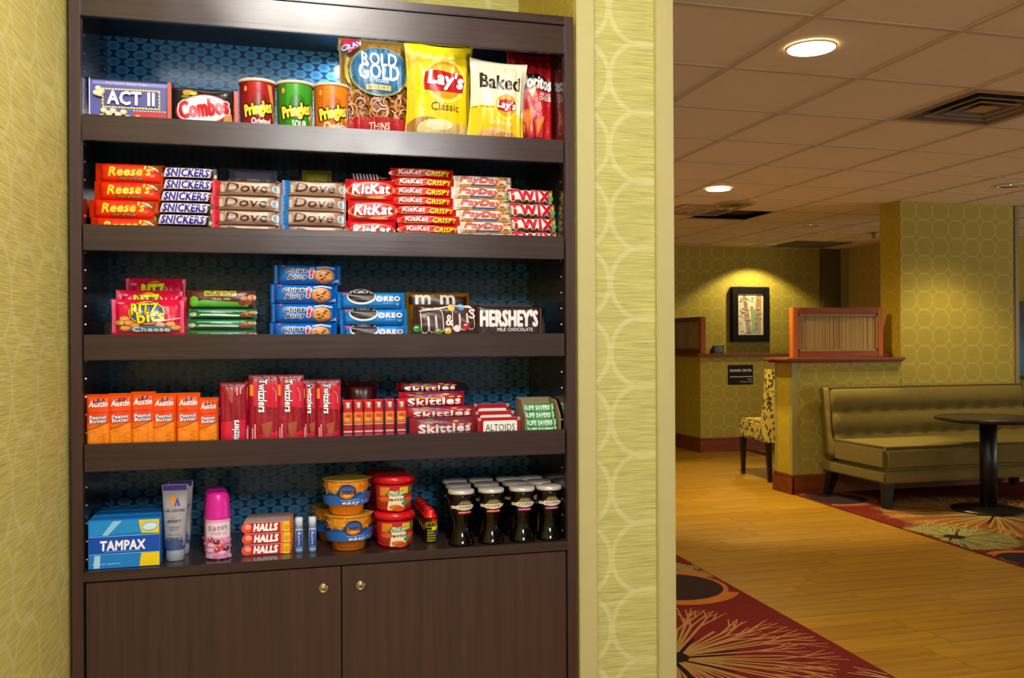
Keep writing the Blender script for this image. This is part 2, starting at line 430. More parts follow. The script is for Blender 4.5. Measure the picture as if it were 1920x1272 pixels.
# ---- carpets with their printed pattern
red = mat('carpet_red', '#6c2018', 0.95, 0, 0.18, 0.6, 900, spec=0.1)
def carpet(name, pts, label, stars, rings):
    t = G(); t.prism(pts, 'z', -0.006, 0.006, red)
    o = obj(name, t, None, label=label, cat='carpet')
    p = G(); off = [0.0062]
    def inside(x, y):
        c = False; n = len(pts)
        for i in range(n):
            (x1, y1), (x2, y2) = pts[i], pts[(i + 1) % n]
            if (y1 > y) != (y2 > y) and x < (x2 - x1) * (y - y1) / (y2 - y1) + x1: c = not c
        return c
    yarn = lambda c: mat('carpet_yarn_' + c[1:], c, 0.95, 0, 0.15, 0.5, 900, spec=0.1)
    def strip(x0, y0_, x1, y1, w0, w1, c):
        n = max(1, int(math.hypot(x1 - x0, y1 - y0_) / 0.05)); dx, dy = x1 - x0, y1 - y0_; L = math.hypot(dx, dy) or 1; nx, ny = -dy / L, dx / L
        off[0] += 0.0000006
        for i in range(n):
            a, b = i / n, (i + 1) / n; A_ = (x0 + dx * a, y0_ + dy * a); B_ = (x0 + dx * b, y0_ + dy * b)
            if not (inside(*A_) and inside(*B_)): continue
            wa = (w0 + (w1 - w0) * a) / 2; wb = (w0 + (w1 - w0) * b) / 2
            p.add([(A_[0] + nx * wa, A_[1] + ny * wa, off[0]), (A_[0] - nx * wa, A_[1] - ny * wa, off[0]), (B_[0] - nx * wb, B_[1] - ny * wb, off[0]), (B_[0] + nx * wb, B_[1] + ny * wb, off[0])], [(0, 1, 2, 3)], yarn(c))
    def disc(cx, cy, r, c, r0=0.0, n=40, rings_=6):
        off[0] += 0.00008
        for j in range(rings_):
            ra = r0 + (r - r0) * j / rings_; rb = r0 + (r - r0) * (j + 1) / rings_
            for i in range(n):
                a, b = 2 * pi * i / n, 2 * pi * (i + 1) / n
                q = [(cx + ra * cos(a), cy + ra * sin(a)), (cx + rb * cos(a), cy + rb * sin(a)), (cx + rb * cos(b), cy + rb * sin(b)), (cx + ra * cos(b), cy + ra * sin(b))]
                if all(inside(*z_) for z_ in q): p.add([(*z_, off[0]) for z_ in q], [(0, 1, 2, 3)], yarn(c))
    for (cx, cy, r, base, c1, c2, dark, seed) in stars:
        rs = random.Random(seed)
        if base: disc(cx, cy, r * .93, base)
        else: disc(cx, cy, r * .30, '#5e5828')
        n = 74
        for i in range(n):
            a = 2 * pi * (i + rs.uniform(-.3, .3)) / n; L = r * rs.uniform(.82, 1.05)
            if i % 9 == 0 and dark:
                strip(cx + .04 * cos(a), cy + .04 * sin(a), cx + .45 * L * cos(a), cy + .45 * L * sin(a), .035, .008, dark); continue
            xm, ym = cx + L * .62 * cos(a), cy + L * .62 * sin(a)
            strip(cx + .05 * cos(a), cy + .05 * sin(a), xm, ym, .010, .013, c2 if i % 3 == 0 else c1)
            for da in (-.11, .0, .12):
                if rs.random() < .25: continue
                b = a + da * rs.uniform(.6, 1.3); xe, ye = cx + L * cos(b), cy + L * sin(b)
                strip(xm, ym, xe, ye, .011, .006, c1)
                b2 = b + rs.choice((-.06, .06)); strip(xm + (xe - xm) * .5, ym + (ye - ym) * .5, cx + L * .97 * cos(b2), cy + L * .97 * sin(b2), .008, .005, c1)
        if dark: disc(cx, cy, .06, dark)
    for (cx, cy, r, c, rc) in rings:
        if rc: disc(cx, cy, r * 1.32, rc)
        disc(cx, cy, r, c)
    obj('carpet_pattern', p, o, kind='stuff')
    return o
A1 = P(1266, 1041, z=0); A2 = P(1675, 1272, z=0); B1 = P(1485, 927, z=0); B2 = P(1918, 1065, z=0)
def onl(a, b, y): return a.x + (b.x - a.x) * (y - a.y) / (b.y - a.y)
s1 = P(1262, 1236, z=0); r1 = P(1262, 1103, z=0); d1_ = P(1625, 1255, z=0)
carpet('hall_carpet', [(onl(A1, A2, 0.6), 0.6), (onl(A1, A2, 5.6), 5.6), (0.83, 5.6), (0.83, 0.6)],
       'red carpet with cream branching bursts beside the pilaster, lower middle of the photo',
       [(s1.x, s1.y, 0.62, None, '#a8744a', '#8a8238', '#241410', 5), (d1_.x + .42, d1_.y - .62, 0.75, '#2c1c18', '#b08a5c', '#b08a5c', '#241410', 6), (1.98, 4.25, .2, '#5a4a2c', '#8f7a48', '#8f7a48', None, 8)],
       [(r1.x + .0, r1.y, 0.235, '#33231d', '#b0682a')])
s2 = P(1868, 968, z=0); s3 = P(1778, 1006, z=0); r2 = P(1562, 937, z=0); r3 = P(1930, 1052, z=0)
carpet('lounge_carpet', [(onl(B1, B2, 1.6), 1.6), (onl(B1, B2, 6.16), 6.16), (7.6, 6.16), (7.6, 1.6)],
       'red carpet with orange and green bursts under the olive sofa',
       [(s2.x, s2.y, 0.78, '#84501f', '#a8864c', '#a8984c', '#2a1c1c', 11), (s3.x, s3.y - .05, 0.36, '#5a5430', '#8f8850', '#8f8850', '#2a1c1c', 12)],
       [(r2.x, r2.y, 0.24, '#2d2026', '#8a5026'), (r3.x, r3.y, 0.16, '#2d2026', '#b0682a')])

# ---- ceiling: tiles dropped in a grid
tile_m = mat('mineral_ceiling_tile', '#ecdfc6', 0.9, 0, 0.04, 0.5, 400, spec=0.15)
bar_m = mat('ceiling_grid_bar', '#cdbb9c', 0.6)
g = G(); g.box(-0.42, 11.0, -2.6, 9.9, CEIL + 0.05, CEIL + 0.15, mat('ceiling_void', '#5a4632', 0.9)); ceil = struct('ceiling', g)
XO, YO, SX, SY = 1.806, 2.735, 0.603, 0.597
q = G(); q.box(0.0125, SX - 0.0125, 0.0125, SY - 0.0125, -0.0005, 0.012, tile_m, 0.002); tile_me = q.mesh('ceiling_tile')
vent_cell = [(2, 1), (3, 7)]
holes = []
nx0, nx1, ny0, ny1 = -4, 11, -9, 12
def cell_vis(i, j):
    X = XO + i * SX; Y = YO + j * SY
    if X > 8.6: return False
    if Y < 1.2: return X < 1.3 + 0 and Y > -2.5 and X > -.45
    return X + SX > 0.42 * Y - .4 and X < 1.05 * Y + .6
cnt = 0
for i in range(nx0, nx1):
    for j in range(ny0, ny1):
        X = XO + i * SX; Y = YO + j * SY
        if X > 10 or Y > 9.6: continue
        if (i, j) in vent_cell: continue
        if cell_vis(i, j): link('ceiling_tile', tile_me, ceil, (X, Y, CEIL)); cnt += 1
for i in range(nx0, nx1 + 1):
    q = G(); q.box(-0.012, 0.012, -2.6, 9.7, -0.004, 0.004, bar_m); obj('grid_bar', q, ceil, (XO + i * SX, 0, CEIL))
for j in range(ny0, ny1 + 1):
    q = G(); q.box(-0.42, 9.6, -0.012, 0.012, -0.0045, 0.004, bar_m); obj('grid_bar', q, ceil, (0, YO + j * SY, CEIL))

# ---- lobby walls
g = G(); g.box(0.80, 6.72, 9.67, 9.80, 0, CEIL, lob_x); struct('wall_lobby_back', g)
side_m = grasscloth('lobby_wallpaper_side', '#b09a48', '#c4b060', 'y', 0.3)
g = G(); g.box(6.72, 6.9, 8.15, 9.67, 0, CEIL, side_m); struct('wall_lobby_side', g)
tp2 = mat('lobby_trim_paint', '#9a8f48', 0.5)
g = G(); g.box(6.68, 6.72, 9.50, 9.67, 0, CEIL, tp2); struct('trim_1', g)
g = G(); g.box(6.44, 6.68, 9.60, 9.67, 0, CEIL, mat('lobby_recess_paint', '#5a5024', 0.6)); struct('trim_2', g)
# window wall with a real opening
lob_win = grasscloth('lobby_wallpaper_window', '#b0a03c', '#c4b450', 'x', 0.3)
g = G()
wx0, wx1, wz0, wz1 = 7.55, 10.2, 0.75, 1.60
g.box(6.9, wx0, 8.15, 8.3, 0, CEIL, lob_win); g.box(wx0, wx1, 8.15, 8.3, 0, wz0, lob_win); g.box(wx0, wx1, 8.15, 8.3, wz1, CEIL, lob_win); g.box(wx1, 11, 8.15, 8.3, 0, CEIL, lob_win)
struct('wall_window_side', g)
g = G(); fm = mat('green_window_frame', '#3c4a30', 0.5)
g.box(wx0, wx1, 8.12, 8.2, wz1 - 0.05, wz1, fm); g.box(wx0, wx1, 8.12, 8.2, wz0, wz0 + 0.04, fm)
for xx in (wx0, 8.6, 9.4, wx1 - .04): g.box(xx, xx + .04, 8.12, 8.2, wz0, wz1, fm)
w1 = struct('window_1', g)
q = G(); q.box(wx0 + .02, wx1 - .02, 8.155, 8.161, wz0 + .02, wz1 - .02, clear_plastic('window_glass')); obj('pane', q, w1)
# outdoors beyond the window
g = G(); g.box(6.9, 24, 9.9, 26, -0.2, -0.1, mat('lawn_green', '#8fae5c', 0.9)); struct('ground_outside', g)
g = G(); g.prism([(0, 0), (4.2, 0), (4.2, .75), (3.4, .85), (2.8, 1.35), (1.2, 1.35), (.5, .85), (0, .8)], 'y', 0, 1.7, mat('parked_car_paint', '#4a7f9c', 0.3))
g.prism([(.75, .87), (1.3, 1.28), (2.7, 1.28), (3.2, .87)], 'y', -0.01, 0, mat('car_glass', '#c4dce8', 0.1))
for cx_ in (.85, 3.3):
    q_ = []
    g.prism([(cx_ + .32 * cos(2 * pi * i / 14), .32 * sin(2 * pi * i / 14) + .22) for i in range(14)], 'y', -0.03, .15, mat('car_tyre', '#1c1c1e', 0.7))
obj('parked_car', g, None, (15.0, 16.0, -0.1), label='blue parked car outside the window at the far right edge', cat='car')
area('daylight_outside', (13, 13, 6), 5, 9000, (1, 1, 1), rot=(0, 0, 0))

# ---- column and half wall behind the sofa
g = G(); g.box(4.855, 5.99, 6.19, 6.43, 0, CEIL, lob_x); colm = struct('wall_column', g)
q = G(); q.box(4.850, 4.855, 6.195, 6.43, 0, CEIL, lob_y); obj('side_paper', q, colm)
q = G(); q.box(5.955, 6.0, 6.18, 6.44, 0, CEIL, mat('column_corner_trim', '#7a6436', 0.5), .004); obj('corner_trim', q, colm)
zc = P(1500, 677, Y=6.19).z
g = G(); g.box(3.880, 4.850, 6.19, 6.43, 0, zc, lob_x); hw = struct('wall_half_right', g)
q = G(); q.box(3.876, 3.880, 6.20, 6.43, 0, zc, lob_y); obj('side_paper', q, hw)
for (a, b, c, d) in ((3.872, 3.93, 6.185, 6.19), (3.872, 3.876, 6.19, 6.225), (3.872, 3.876, 6.40, 6.435)):
    q = G(); q.box(a, b, c, d, 0.14, zc, tp2); obj('corner_trim', q, hw)
q = G(); q.box(3.80, 4.86, 6.13, 6.49, zc, zc + 0.022, redwood, .006); q.box(3.83, 4.853, 6.16, 6.46, zc - .015, zc, redwood); obj('cap_rail', q, hw)
ct_z = zc + 0.022
def base(name, x0, x1, y0, y1):
    g = G(); g.box(x0, x1, y0, y1, 0, 0.125, redwood, .002); g.box(x0 + .004, x1 - .004, y0 + .004, y1 - .004, 0.125, 0.15, redwood, .006); return struct(name, g)
base('baseboard_right', 3.862, 5.98, 6.168, 6.19); base('baseboard_right_end', 3.856, 3.876, 6.168, 6.45)
# ---- counter of the business corner
zb = P(1400, 668, Y=8.83).z
CX = 4.43
g = G(); g.box(CX, 6.6, 8.83, 8.97, 0, zb, lob_x); bc = struct('wall_half_back', g)
q = G(); q.box(CX - .06, 6.6, 8.77, 9.03, zb, zb + .03, redwood, .006); obj('cap_rail', q, bc)
g = G(); g.box(CX, CX + .14, 8.97, 9.67, 0, zb, lob_y); g.box(CX - .004, CX, 8.83, 9.67, 0, zb, lob_y); bl = struct('wall_half_left', g)
q = G(); q.box(CX - .06, CX + .2, 9.03, 9.67, zb, zb + .03, redwood, .006); obj('cap_rail', q, bl)
base('baseboard_counter_front', CX - .02, 6.6, 8.81, 8.83); base('baseboard_counter_side', CX - .022, CX - .004, 8.812, 9.67)
base('baseboard_back', 1.0, CX - .03, 9.65, 9.67)

# ---- framed reed dividers
reed = mat('reed_light', '#a88a4e', 0.7); reed2 = mat('reed_dark', '#7a5f32', 0.7); reed3 = mat('reed_mid', '#917442', 0.7)
def divider(L, H, n, name='reed_divider', **k):
    r = thing(name, k['label'], 'divider', k['loc'], k['rot'])
    p = 0.05
    for (nm, a, b, c, d) in (('frame_post', 0, p, 0, H), ('frame_post', L - p, L, 0, H), ('frame_rail', p, L - p, H - p, H), ('frame_rail', p, L - p, 0, p)):
        q = G(); q.box(a, b, -0.028, 0.028, c, d, redwood_v if 'post' in nm else redwood, .004); obj(nm, q, r)
    q = G(); q.box(p, L - p, -0.022, -.012, p, p + .015, reed3); q.box(p, L - p, -0.022, -.012, H - p - .015, H - p, reed3)
    q.box(p, p + .012, -0.022, -.012, p, H - p, reed3); q.box(L - p - .012, L - p, -0.022, -.012, p, H - p, reed3); obj('inner_bead', q, r)
    q = G(); rs = random.Random(2); x = p
    while x < L - p:
        w = rs.uniform(.004, .009); mm = rs.choice((reed, reed2, reed3, reed)); q.box(x, min(x + w - .0008, L - p), -0.006 - rs.uniform(0, .003), 0.006, p, H - p, mm); x += w
    q.g = 0; o = obj('reed_infill', q, r); o['kind'] = 'stuff'
    return r
pl = P(1483, 577, Y=6.30); pr = P(1652, 583, Y=6.30)
divider(pr.x - pl.x - .0, pl.z - ct_z, 0, label='reddish wood framed reed divider standing on the half wall behind the sofa', loc=(pl.x, 6.30, ct_z), rot=(0, 0, 0))
q1 = P(1331, 597, X=CX + .05); zt = P(1320, 594, X=CX + .05).z
divider(0.78, zt - zb - .03, 0, label='reddish wood framed reed divider on the far counter, cut off by the pilaster', loc=(CX + .05, 9.64, zb + .03), rot=(0, 0, -pi / 2))
# small reddish block beside the column on the cap
q = G(); q.box(0, .085, -.05, .05, 0, .03, redwood, .004); q.box(0.01, .075, -.04, .04, .03, .034, redwood, .001)
obj('wood_block', q, None, (4.76, 6.33, ct_z), label='small reddish wooden block on the half wall against the column', cat='block')
q = G(); q.prism([(-.05, 0), (.05, 0), (.05, .03), (-.03, .085), (-.05, .085)], 'x', -.06, .06, mat('black_plastic', '#15130f', 0.4)); q.box(-.045, .045, -.052, -.05, .02, .075, mat('dark_screen', '#1d1c1a', .2))
kp = P(1341, 663, Y=8.9); obj('desk_device', q, None, (kp.x + .02, 8.9, zb + .03), label='small black device on the far counter cap beside the reed divider', cat='device')

# ---- picture
fp = P(1372, 538, Y=9.62); fq = P(1442, 641, Y=9.62)
fw = fq.x - fp.x; fh = fp.z - fq.z
pic = thing('framed_picture', 'black framed picture of tan tree trunks on the far wall under a spotlight', 'picture', (fp.x, 9.62, fq.z))
bk = mat('black_frame_wood', '#0c0a07', 0.6, spec=.2)
for (nm, a, b, c, d) in (('frame_stile', 0, .075, 0, fh), ('frame_stile', fw - .075, fw, 0, fh), ('frame_rail', .075, fw - .075, fh - .08, fh), ('frame_rail', .075, fw - .075, 0, .08)):
    q = G(); q.box(a, b, -.02, .05, c, d, bk, .004); obj(nm, q, pic)
q = G(); q.box(.075, fw - .075, .0, .05, .08, fh - .08, mat('picture_paper', '#d9cdb2', 0.5)); pp_ = obj('picture_print', q, pic)
dd = D(lambda u, v, off=0: (u + fw / 2, -.0003 - off, v + .08), fw - .15, fh - .16, maxe=9)
dd.rect(0, .5, .46, .98, '#e2d8c4')
rs = random.Random(4)
dd.poly([(-.72, .02), (-.35, .02), (-.55, .98), (-.78, .98)], '#d8cfc4'); dd.poly([(-.3, .02), (.1, .02), (-.35, .98), (-.62, .98)], '#9c7f62')
dd.poly([(.28, .02), (.8, .02), (.85, .98), (.45, .98)], '#a8835e'); dd.poly([(.1, .02), (.5, .02), (.4, .6), (.0, .7)], '#8fa860'); dd.poly([(.3, .1), (.6, .1), (.55, .22), (.34, .22)], '#5f86a0')
for i in range(60):
    a, b = rs.uniform(-.8, .8), rs.uniform(.05, .92); dd.ell(a, b, .12, .035, rs.choice(['#8a6a4c', '#c7b59a', '#b89c74', '#d9ccb4', '#7d8f50']), 7)
obj('printed_art', dd.g, pp_)

# ---- business centre sign
sp_ = P(1365, 685, Y=8.825); sq = P(1412, 721, Y=8.825); sw = sq.x - sp_.x; sh = sp_.z - sq.z
q = G(); q.box(-sw / 2, sw / 2, -.006, .0, 0, sh, mat('sign_brown', '#1a120d', 0.6, spec=.2), .001)
sg = obj('wall_sign', q, None, ((sp_.x + sq.x) / 2, 8.83, sq.z), label='dark brown business center sign with white lettering on the far counter front', cat='sign')
dd = D(flat_surf(-.0062), sw, sh, 9)
dd.text('BUSINESS CENTER', 0.02, .72, .86, .13, '#e8e0cc', .02); dd.rect(.05, .40, .9, .03, '#e8e0cc'); dd.text('OPEN', .72, .26, .18, .07, '#cfc6b0'); dd.text('24 Hours a Day', .45, .14, .48, .09, '#cfc6b0')
obj('lettering', dd.g, sg)

# ---- ceiling fittings
trimr = mat('downlight_trim', '#e8e0cc', 0.4)
glow = mat('downlight_lens', '#fff4d8', 0.4, emit='#ffe2a8', estr=14)
spec_m = mat('reflector_cup', '#d8cfb8', 0.15, 1.0)
def downlight(px, py, label, bright):
    p = P(px, py, z=CEIL); r = thing('recessed_downlight', label, 'ceiling light', (p.x, p.y, CEIL))
    q = G(); q.lathe([(.088, -.010), (.094, -.010), (.096, -.004), (.088, -.004)], trimr, 32, caps=False); obj('trim_ring', q, r)
    if bright: q = G(); q.lathe([(.002, -.0125), (.086, -.0115), (.087, -.006)], glow, 32, caps=False); obj('lens', q, r)
    else:
        q = G(); q.lathe([(.087, -.006), (.07, .01), (.04, .03), (.002, .034)], spec_m, 24, caps=False); obj('reflector', q, r)
        q = G(); q.lathe([(.002, -.001), (.018, .003), (.024, .012), (.018, .024), (.002, .028)], glow, 14, caps=False); obj('bulb', q, r)
downlight(1521, 87, 'large glowing round ceiling downlight nearest the camera', True)
downlight(1347, 353, 'glowing round ceiling downlight between the near one and the speaker grille', True)
downlight(1895, 347, 'recessed reflector ceiling light above the column, at the right edge', False)
downlight(1520, 422, 'recessed reflector ceiling light in the middle of the far ceiling', False)
downlight(1440, 460, 'farthest recessed reflector ceiling light, just above the far wall', False)
p = P(1379, 382, z=CEIL)
r = thing('ceiling_speaker', 'round pale ceiling speaker grille beyond the glowing downlight', 'speaker', (p.x, p.y, CEIL))
q = G(); q.lathe([(.13, -.012), (.158, -.011), (.165, -.004)], mat('speaker_rim', '#b7a870', 0.5), 28, caps=False); obj('rim', q, r)
q = G(); q.lathe([(.002, -.016), (.06, -.015), (.13, -.011)], mat('speaker_grille', '#8d7f4a', 0.6), 28, caps=False); obj('grille', q, r)
q = G(); q.lathe([(.002, -.022), (.04, -.021), (.045, -.014)], mat('speaker_dome', '#4a4228', 0.5), 16, caps=False); obj('dome', q, r)
def vent(x, y, label, s=1.0, pale='#b08e66'):
    r = thing('ceiling_vent', label, 'vent', (x, y, CEIL)); vm = mat('vent_louvre', pale, 0.5); dk = mat('vent_throat', '#2c2a28', 0.8)
    hx = SX / 2 - .008; hy = SY / 2 - .008
    q = G(); q.box(-hx, hx, -hy, hy, .03, .034, dk); obj('throat', q, r)
    def ring(f0, z0, f1, z1, m_, nm, th=.0015):
        q = G(); vs = []
        for (f_, z_) in ((f0, z0), (f1, z1)): vs += [(-hx * f_, -hy * f_, z_), (hx * f_, -hy * f_, z_), (hx * f_, hy * f_, z_), (-hx * f_, hy * f_, z_)]
        vs += [(v[0], v[1], v[2] + th) for v in vs]
        fs = [(i, (i + 1) % 4, 4 + (i + 1) % 4, 4 + i) for i in range(4)] + [(8 + i, 8 + (i + 1) % 4, 12 + (i + 1) % 4, 12 + i) for i in range(4)] + [(i, (i + 1) % 4, 8 + (i + 1) % 4, 8 + i) for i in range(4)] + [(4 + i, 4 + (i + 1) % 4, 12 + (i + 1) % 4, 12 + i) for i in range(4)]
        q.add(vs, fs, m_); return obj(nm, q, r)
    sl = mat('vent_slope', '#6e6862', .5)
    ring(1.0, -.003, .88, -.003, vm, 'flange')
    for (f0, f1) in ((.86, .62), (.60, .40), (.38, .20)):
        l_ = ring(f0, -.006, f1, .052, sl, 'louvre'); q_ = ring(f0 + .022, -.0075, f0, -.0075, vm, 'louvre_rim', .004); q_.parent = l_
    q = G(); q.box(-hx * .19, hx * .19, -hy * .19, hy * .19, -.006, -.004, vm); obj('centre_plate', q, r)
vent(XO + 2.5 * SX, YO + 1.5 * SY, 'large square ceiling air vent with nested louvres near the right edge')
vent(XO + 3.5 * SX - .4, YO + 7.5 * SY - .2, 'square ceiling air vent partly hidden behind the pilaster')
q = G(); q.box(-.35, .35, -.3, .3, -.01, -.003, mat('grey_return_grille', '#5e5240', 0.7), .002); rg_ = obj('return_grille', q, None, (6.0, 9.2, CEIL), label='flat grey square return air grille just above the far wall', cat='vent')
q = G()
for k_ in range(12): q.box(-.33, .33, -.28 + k_ * .048, -.25 + k_ * .048, -.0125, -.0101, mat('grille_slat', '#6d604a', .7))
obj('slat', q, rg_, kind='stuff')
p = P(1638, 436, z=CEIL); q = G(); q.lathe([(.035, 0), (.035, -.006), (.012, -.01), (.012, -.04), (.006, -.045), (.022, -.05), (.022, -.053)], mat('sprinkler_metal', '#8a7450', .35, .8), 12)
q.box(-.018, -.012, -.004, .004, -.045, -.01, MC['sprinkler_metal']); q.box(.012, .018, -.004, .004, -.045, -.01, MC['sprinkler_metal'])
obj('sprinkler_head', q, None, (p.x, p.y, CEIL - .004), label='small metal sprinkler head on the far ceiling left of the column', cat='sprinkler')
# accent spots of the room: picture light, half-wall light, column wash
pw_ = P(1405, 500, Y=9.67)
for (x, y, pw, an, bl) in ((pw_.x, 9.26, 62, 124, .30), (P(1760, 515, Y=6.19).x, 5.58, 36, 96, .45), (3.56, 6.31, 210, 84, .3)):
    spot('accent_lamp', (x, y, CEIL - .03), pw, (1, .80, .34), an, bl, (0, 0, 0), .03)

# ================================================================== SOFA, TABLE, CHAIRS
olive = mat('olive_chenille', '#706230', 0.9, 0, 0.1, 0.6, 500, spec=0.15); piping = mat('dark_olive_piping', '#4f421f', 0.9)
blackleg = mat('black_wood_leg', '#15110d', 0.4)
SXL, SW_, SYF, SYB = 4.085, 1.79, 5.38, 6.14
sofa = thing('banquette_sofa', 'olive armless tufted sofa against the half wall', 'sofa', (SXL, SYF, 0.0088))
q = G(); q.box(0, SW_, 0, .74, .180, .262, olive, .012); obj('base_band', q, sofa)
def cushion_grid(w, d, z0, z1, mt_):
    g = G(); g.box(0, w, -0.005, d, z0, z1, mt_, .03); return g
seat = obj('seat', cushion_grid(SW_, .60, .264, .435, olive), sofa)
for (a, b, c) in (((.02, .002, .430), (SW_ - .02, .002, .430), 0), ((.002, .02, .430), (.002, .58, .430), 0)):
    q = G(); q.tube([a, b], .007, piping); obj('piping', q, seat)
# back: three rolls between two tuft lines
g = G(); nu, nz_ = 60, 26; zb0, zb1 = .30, .815; vs = []; fs = []
btn = [.13 + i * .17 for i in range(10)]
for j in range(nz_ + 1):
    t = j / nz_; z = zb0 + (zb1 - zb0) * t
    for i in range(nu + 1):
        x = SW_ * i / nu
        roll = abs(sin(pi * ((t * 3) % 1 if t < 1 else 1))) ** .6
        d = .045 * roll
        for bx in btn:
            for bt in (1 / 3, 2 / 3): d -= .022 * math.exp(-(((x - bx) / .035) ** 2 + ((t - bt) / .06) ** 2))
        e = min(1, min(x, SW_ - x) / .03); d *= e ** .5
        vs.append((x, .585 + (t) * .075 - d, z))
n1_ = len(vs)
for j in range(nz_ + 1):
    t = j / nz_; z = zb0 + (zb1 - zb0) * t
    for i in range(nu + 1): vs.append((SW_ * i / nu, .70 + t * .05, z))
for j in range(nz_):
    for i in range(nu):
        a = j * (nu + 1) + i; fs.append((a, a + 1, a + nu + 2, a + nu + 1)); b = a + n1_; fs.append((b, b + nu + 1, b + nu + 2, b + 1))
for i in range(nu): fs.append((i, i + n1_, i + 1 + n1_, i + 1)); k = nz_ * (nu + 1) + i; fs.append((k, k + 1, k + 1 + n1_, k + n1_))
for j in range(nz_):
    k = j * (nu + 1); fs.append((k, k + nu + 1, k + nu + 1 + n1_, k + n1_)); k += nu; fs.append((k, k + n1_, k + nu + 1 + n1_, k + nu + 1))
g.add(vs, fs, olive, True); back = obj('backrest', g, sofa)
q = G(); q.tube([(0.005, .655, zb1 - .002), (SW_ - .005, .655, zb1 - .002)], .007, piping); q.tube([(0.002, .60, .45), (0.002, .655, zb1)], .006, piping); q.tube([(SW_ - .002, .60, .45), (SW_ - .002, .655, zb1)], .006, piping); obj('piping', q, back)
for bx in btn:
    for bt in (1 / 3, 2 / 3):
        q = G(); q.lathe([(.001, -.004), (.010, -.002), (.010, .002)], olive, 8, caps=False)
        o = obj('tuft_button', q, back, (bx, .585 + bt * .075 + .016, zb0 + (zb1 - zb0) * bt), (pi / 2, 0, 0))
for (lx, ly, kx, ky) in ((.07, .07, -.01, -.01), (SW_ - .07, .07, .01, -.01), (.06, .68, -.03, .03), (SW_ - .06, .68, .03, .03)):
    q = G(); vs = [(lx - .035, ly - .035, 0.18), (lx + .035, ly - .035, 0.18), (lx + .035, ly + .035, 0.18), (lx - .035, ly + .035, 0.18)] + [(lx + kx - .024, ly + ky - .024, 0), (lx + kx + .024, ly + ky - .024, 0), (lx + kx + .024, ly + ky + .024, 0), (lx + kx - .024, ly + ky + .024, 0)]
    q.add(vs, [(0, 1, 2, 3), (4, 7, 6, 5), (0, 4, 5, 1), (1, 5, 6, 2), (2, 6, 7, 3), (3, 7, 4, 0)], blackleg); obj('leg', q, sofa)
# table
tc_ = P(1853, 950, z=0); TY_ = 5.20; TX_ = P(1853, 800, Y=TY_).x
tbl = thing('pedestal_table', 'round dark pedestal table in front of the sofa', 'table', (TX_, TY_, 0.0088))
dkt = wood('dark_table_top', '#251b16', '#382b25', 'fx', 0.35)
q = G(); q.lathe([(.31, .612), (.34, .622), (.34, .636), (.33, .642)], dkt, 40); obj('tabletop', q, tbl)
q = G(); q.lathe([(.055, .028), (.055, .612)], mat('pedestal_black', '#120c0a', .4), 28); obj('pedestal', q, tbl)
q = G(); q.lathe([(.24, 0), (.24, .008), (.20, .018), (.08, .028)], MC['pedestal_black'], 32); obj('base', q, tbl)
# patterned chairs
def fabric():
    mt_ = bpy.data.materials.new('leaf_print_fabric'); t, b, o = nt(mt_); k = N(t); tc = k.n('TexCoord').outputs['Object']
    v = k.n('TexVoronoi'); v.inputs['Scale'].default_value = 34; v.inputs['Randomness'].default_value = 1; k.l(k.vmap(tc, (1, 1, .7)), v.inputs['Vector'])
    f = k.ramp(v.outputs['Distance'], .37, .45); c = k.mix(f, lin('#3a3218'), lin('#c2a844'))
    f2 = k.ramp(k.noise(tc, 30, 2), .60, .64); k.l(k.mix(f2, c, lin('#4a4426')), b.inputs['Base Color']); b.inputs['Roughness'].default_value = .9; return mt_
fab = fabric()
def chair(loc, rot, label):
    r = thing('parsons_chair', label, 'chair', loc, rot, None)
    q = G(); q.box(-.23, .23, -.0, .52, .33, .50, fab, .025); obj('seat', q, r)
    q = G(); q.prism([(-.02, .33), (.10, .33), (.10, .5), (.075, .58), (.035, .78), (.015, .945), (-.045, .945), (-.045, .8)], 'x', -.225, .225, fab); obj('backrest', q, r)
    for (x, y, ky) in ((-.20, .01, -.03), (.20, .01, -.03), (-.20, .49, .0), (.20, .49, .0)):
        q = G(); q.add([(x - .022, y - .022, .33), (x + .022, y - .022, .33), (x + .022, y + .022, .33), (x - .022, y + .022, .33), (x - .014, y + ky - .014, 0), (x + .014, y + ky - .014, 0), (x + .014, y + ky + .014, 0), (x - .014, y + ky + .014, 0)], [(0, 1, 2, 3), (4, 7, 6, 5), (0, 4, 5, 1), (1, 5, 6, 2), (2, 6, 7, 3), (3, 7, 4, 0)], blackleg); obj('leg', q, r)
    for x in (-.20, .20):
        q = G(); q.box(x - .008, x + .008, .0, .49, .215, .235, blackleg); obj('stretcher', q, r)
chair((4.23, 6.78, 0), (0, 0, math.radians(-4)), 'yellow and black leaf-patterned chair seen from behind beside the half wall')
chair((8.75, 7.55, 0), (0, 0, pi * .9), 'patterned chair at the right photo edge below the window')
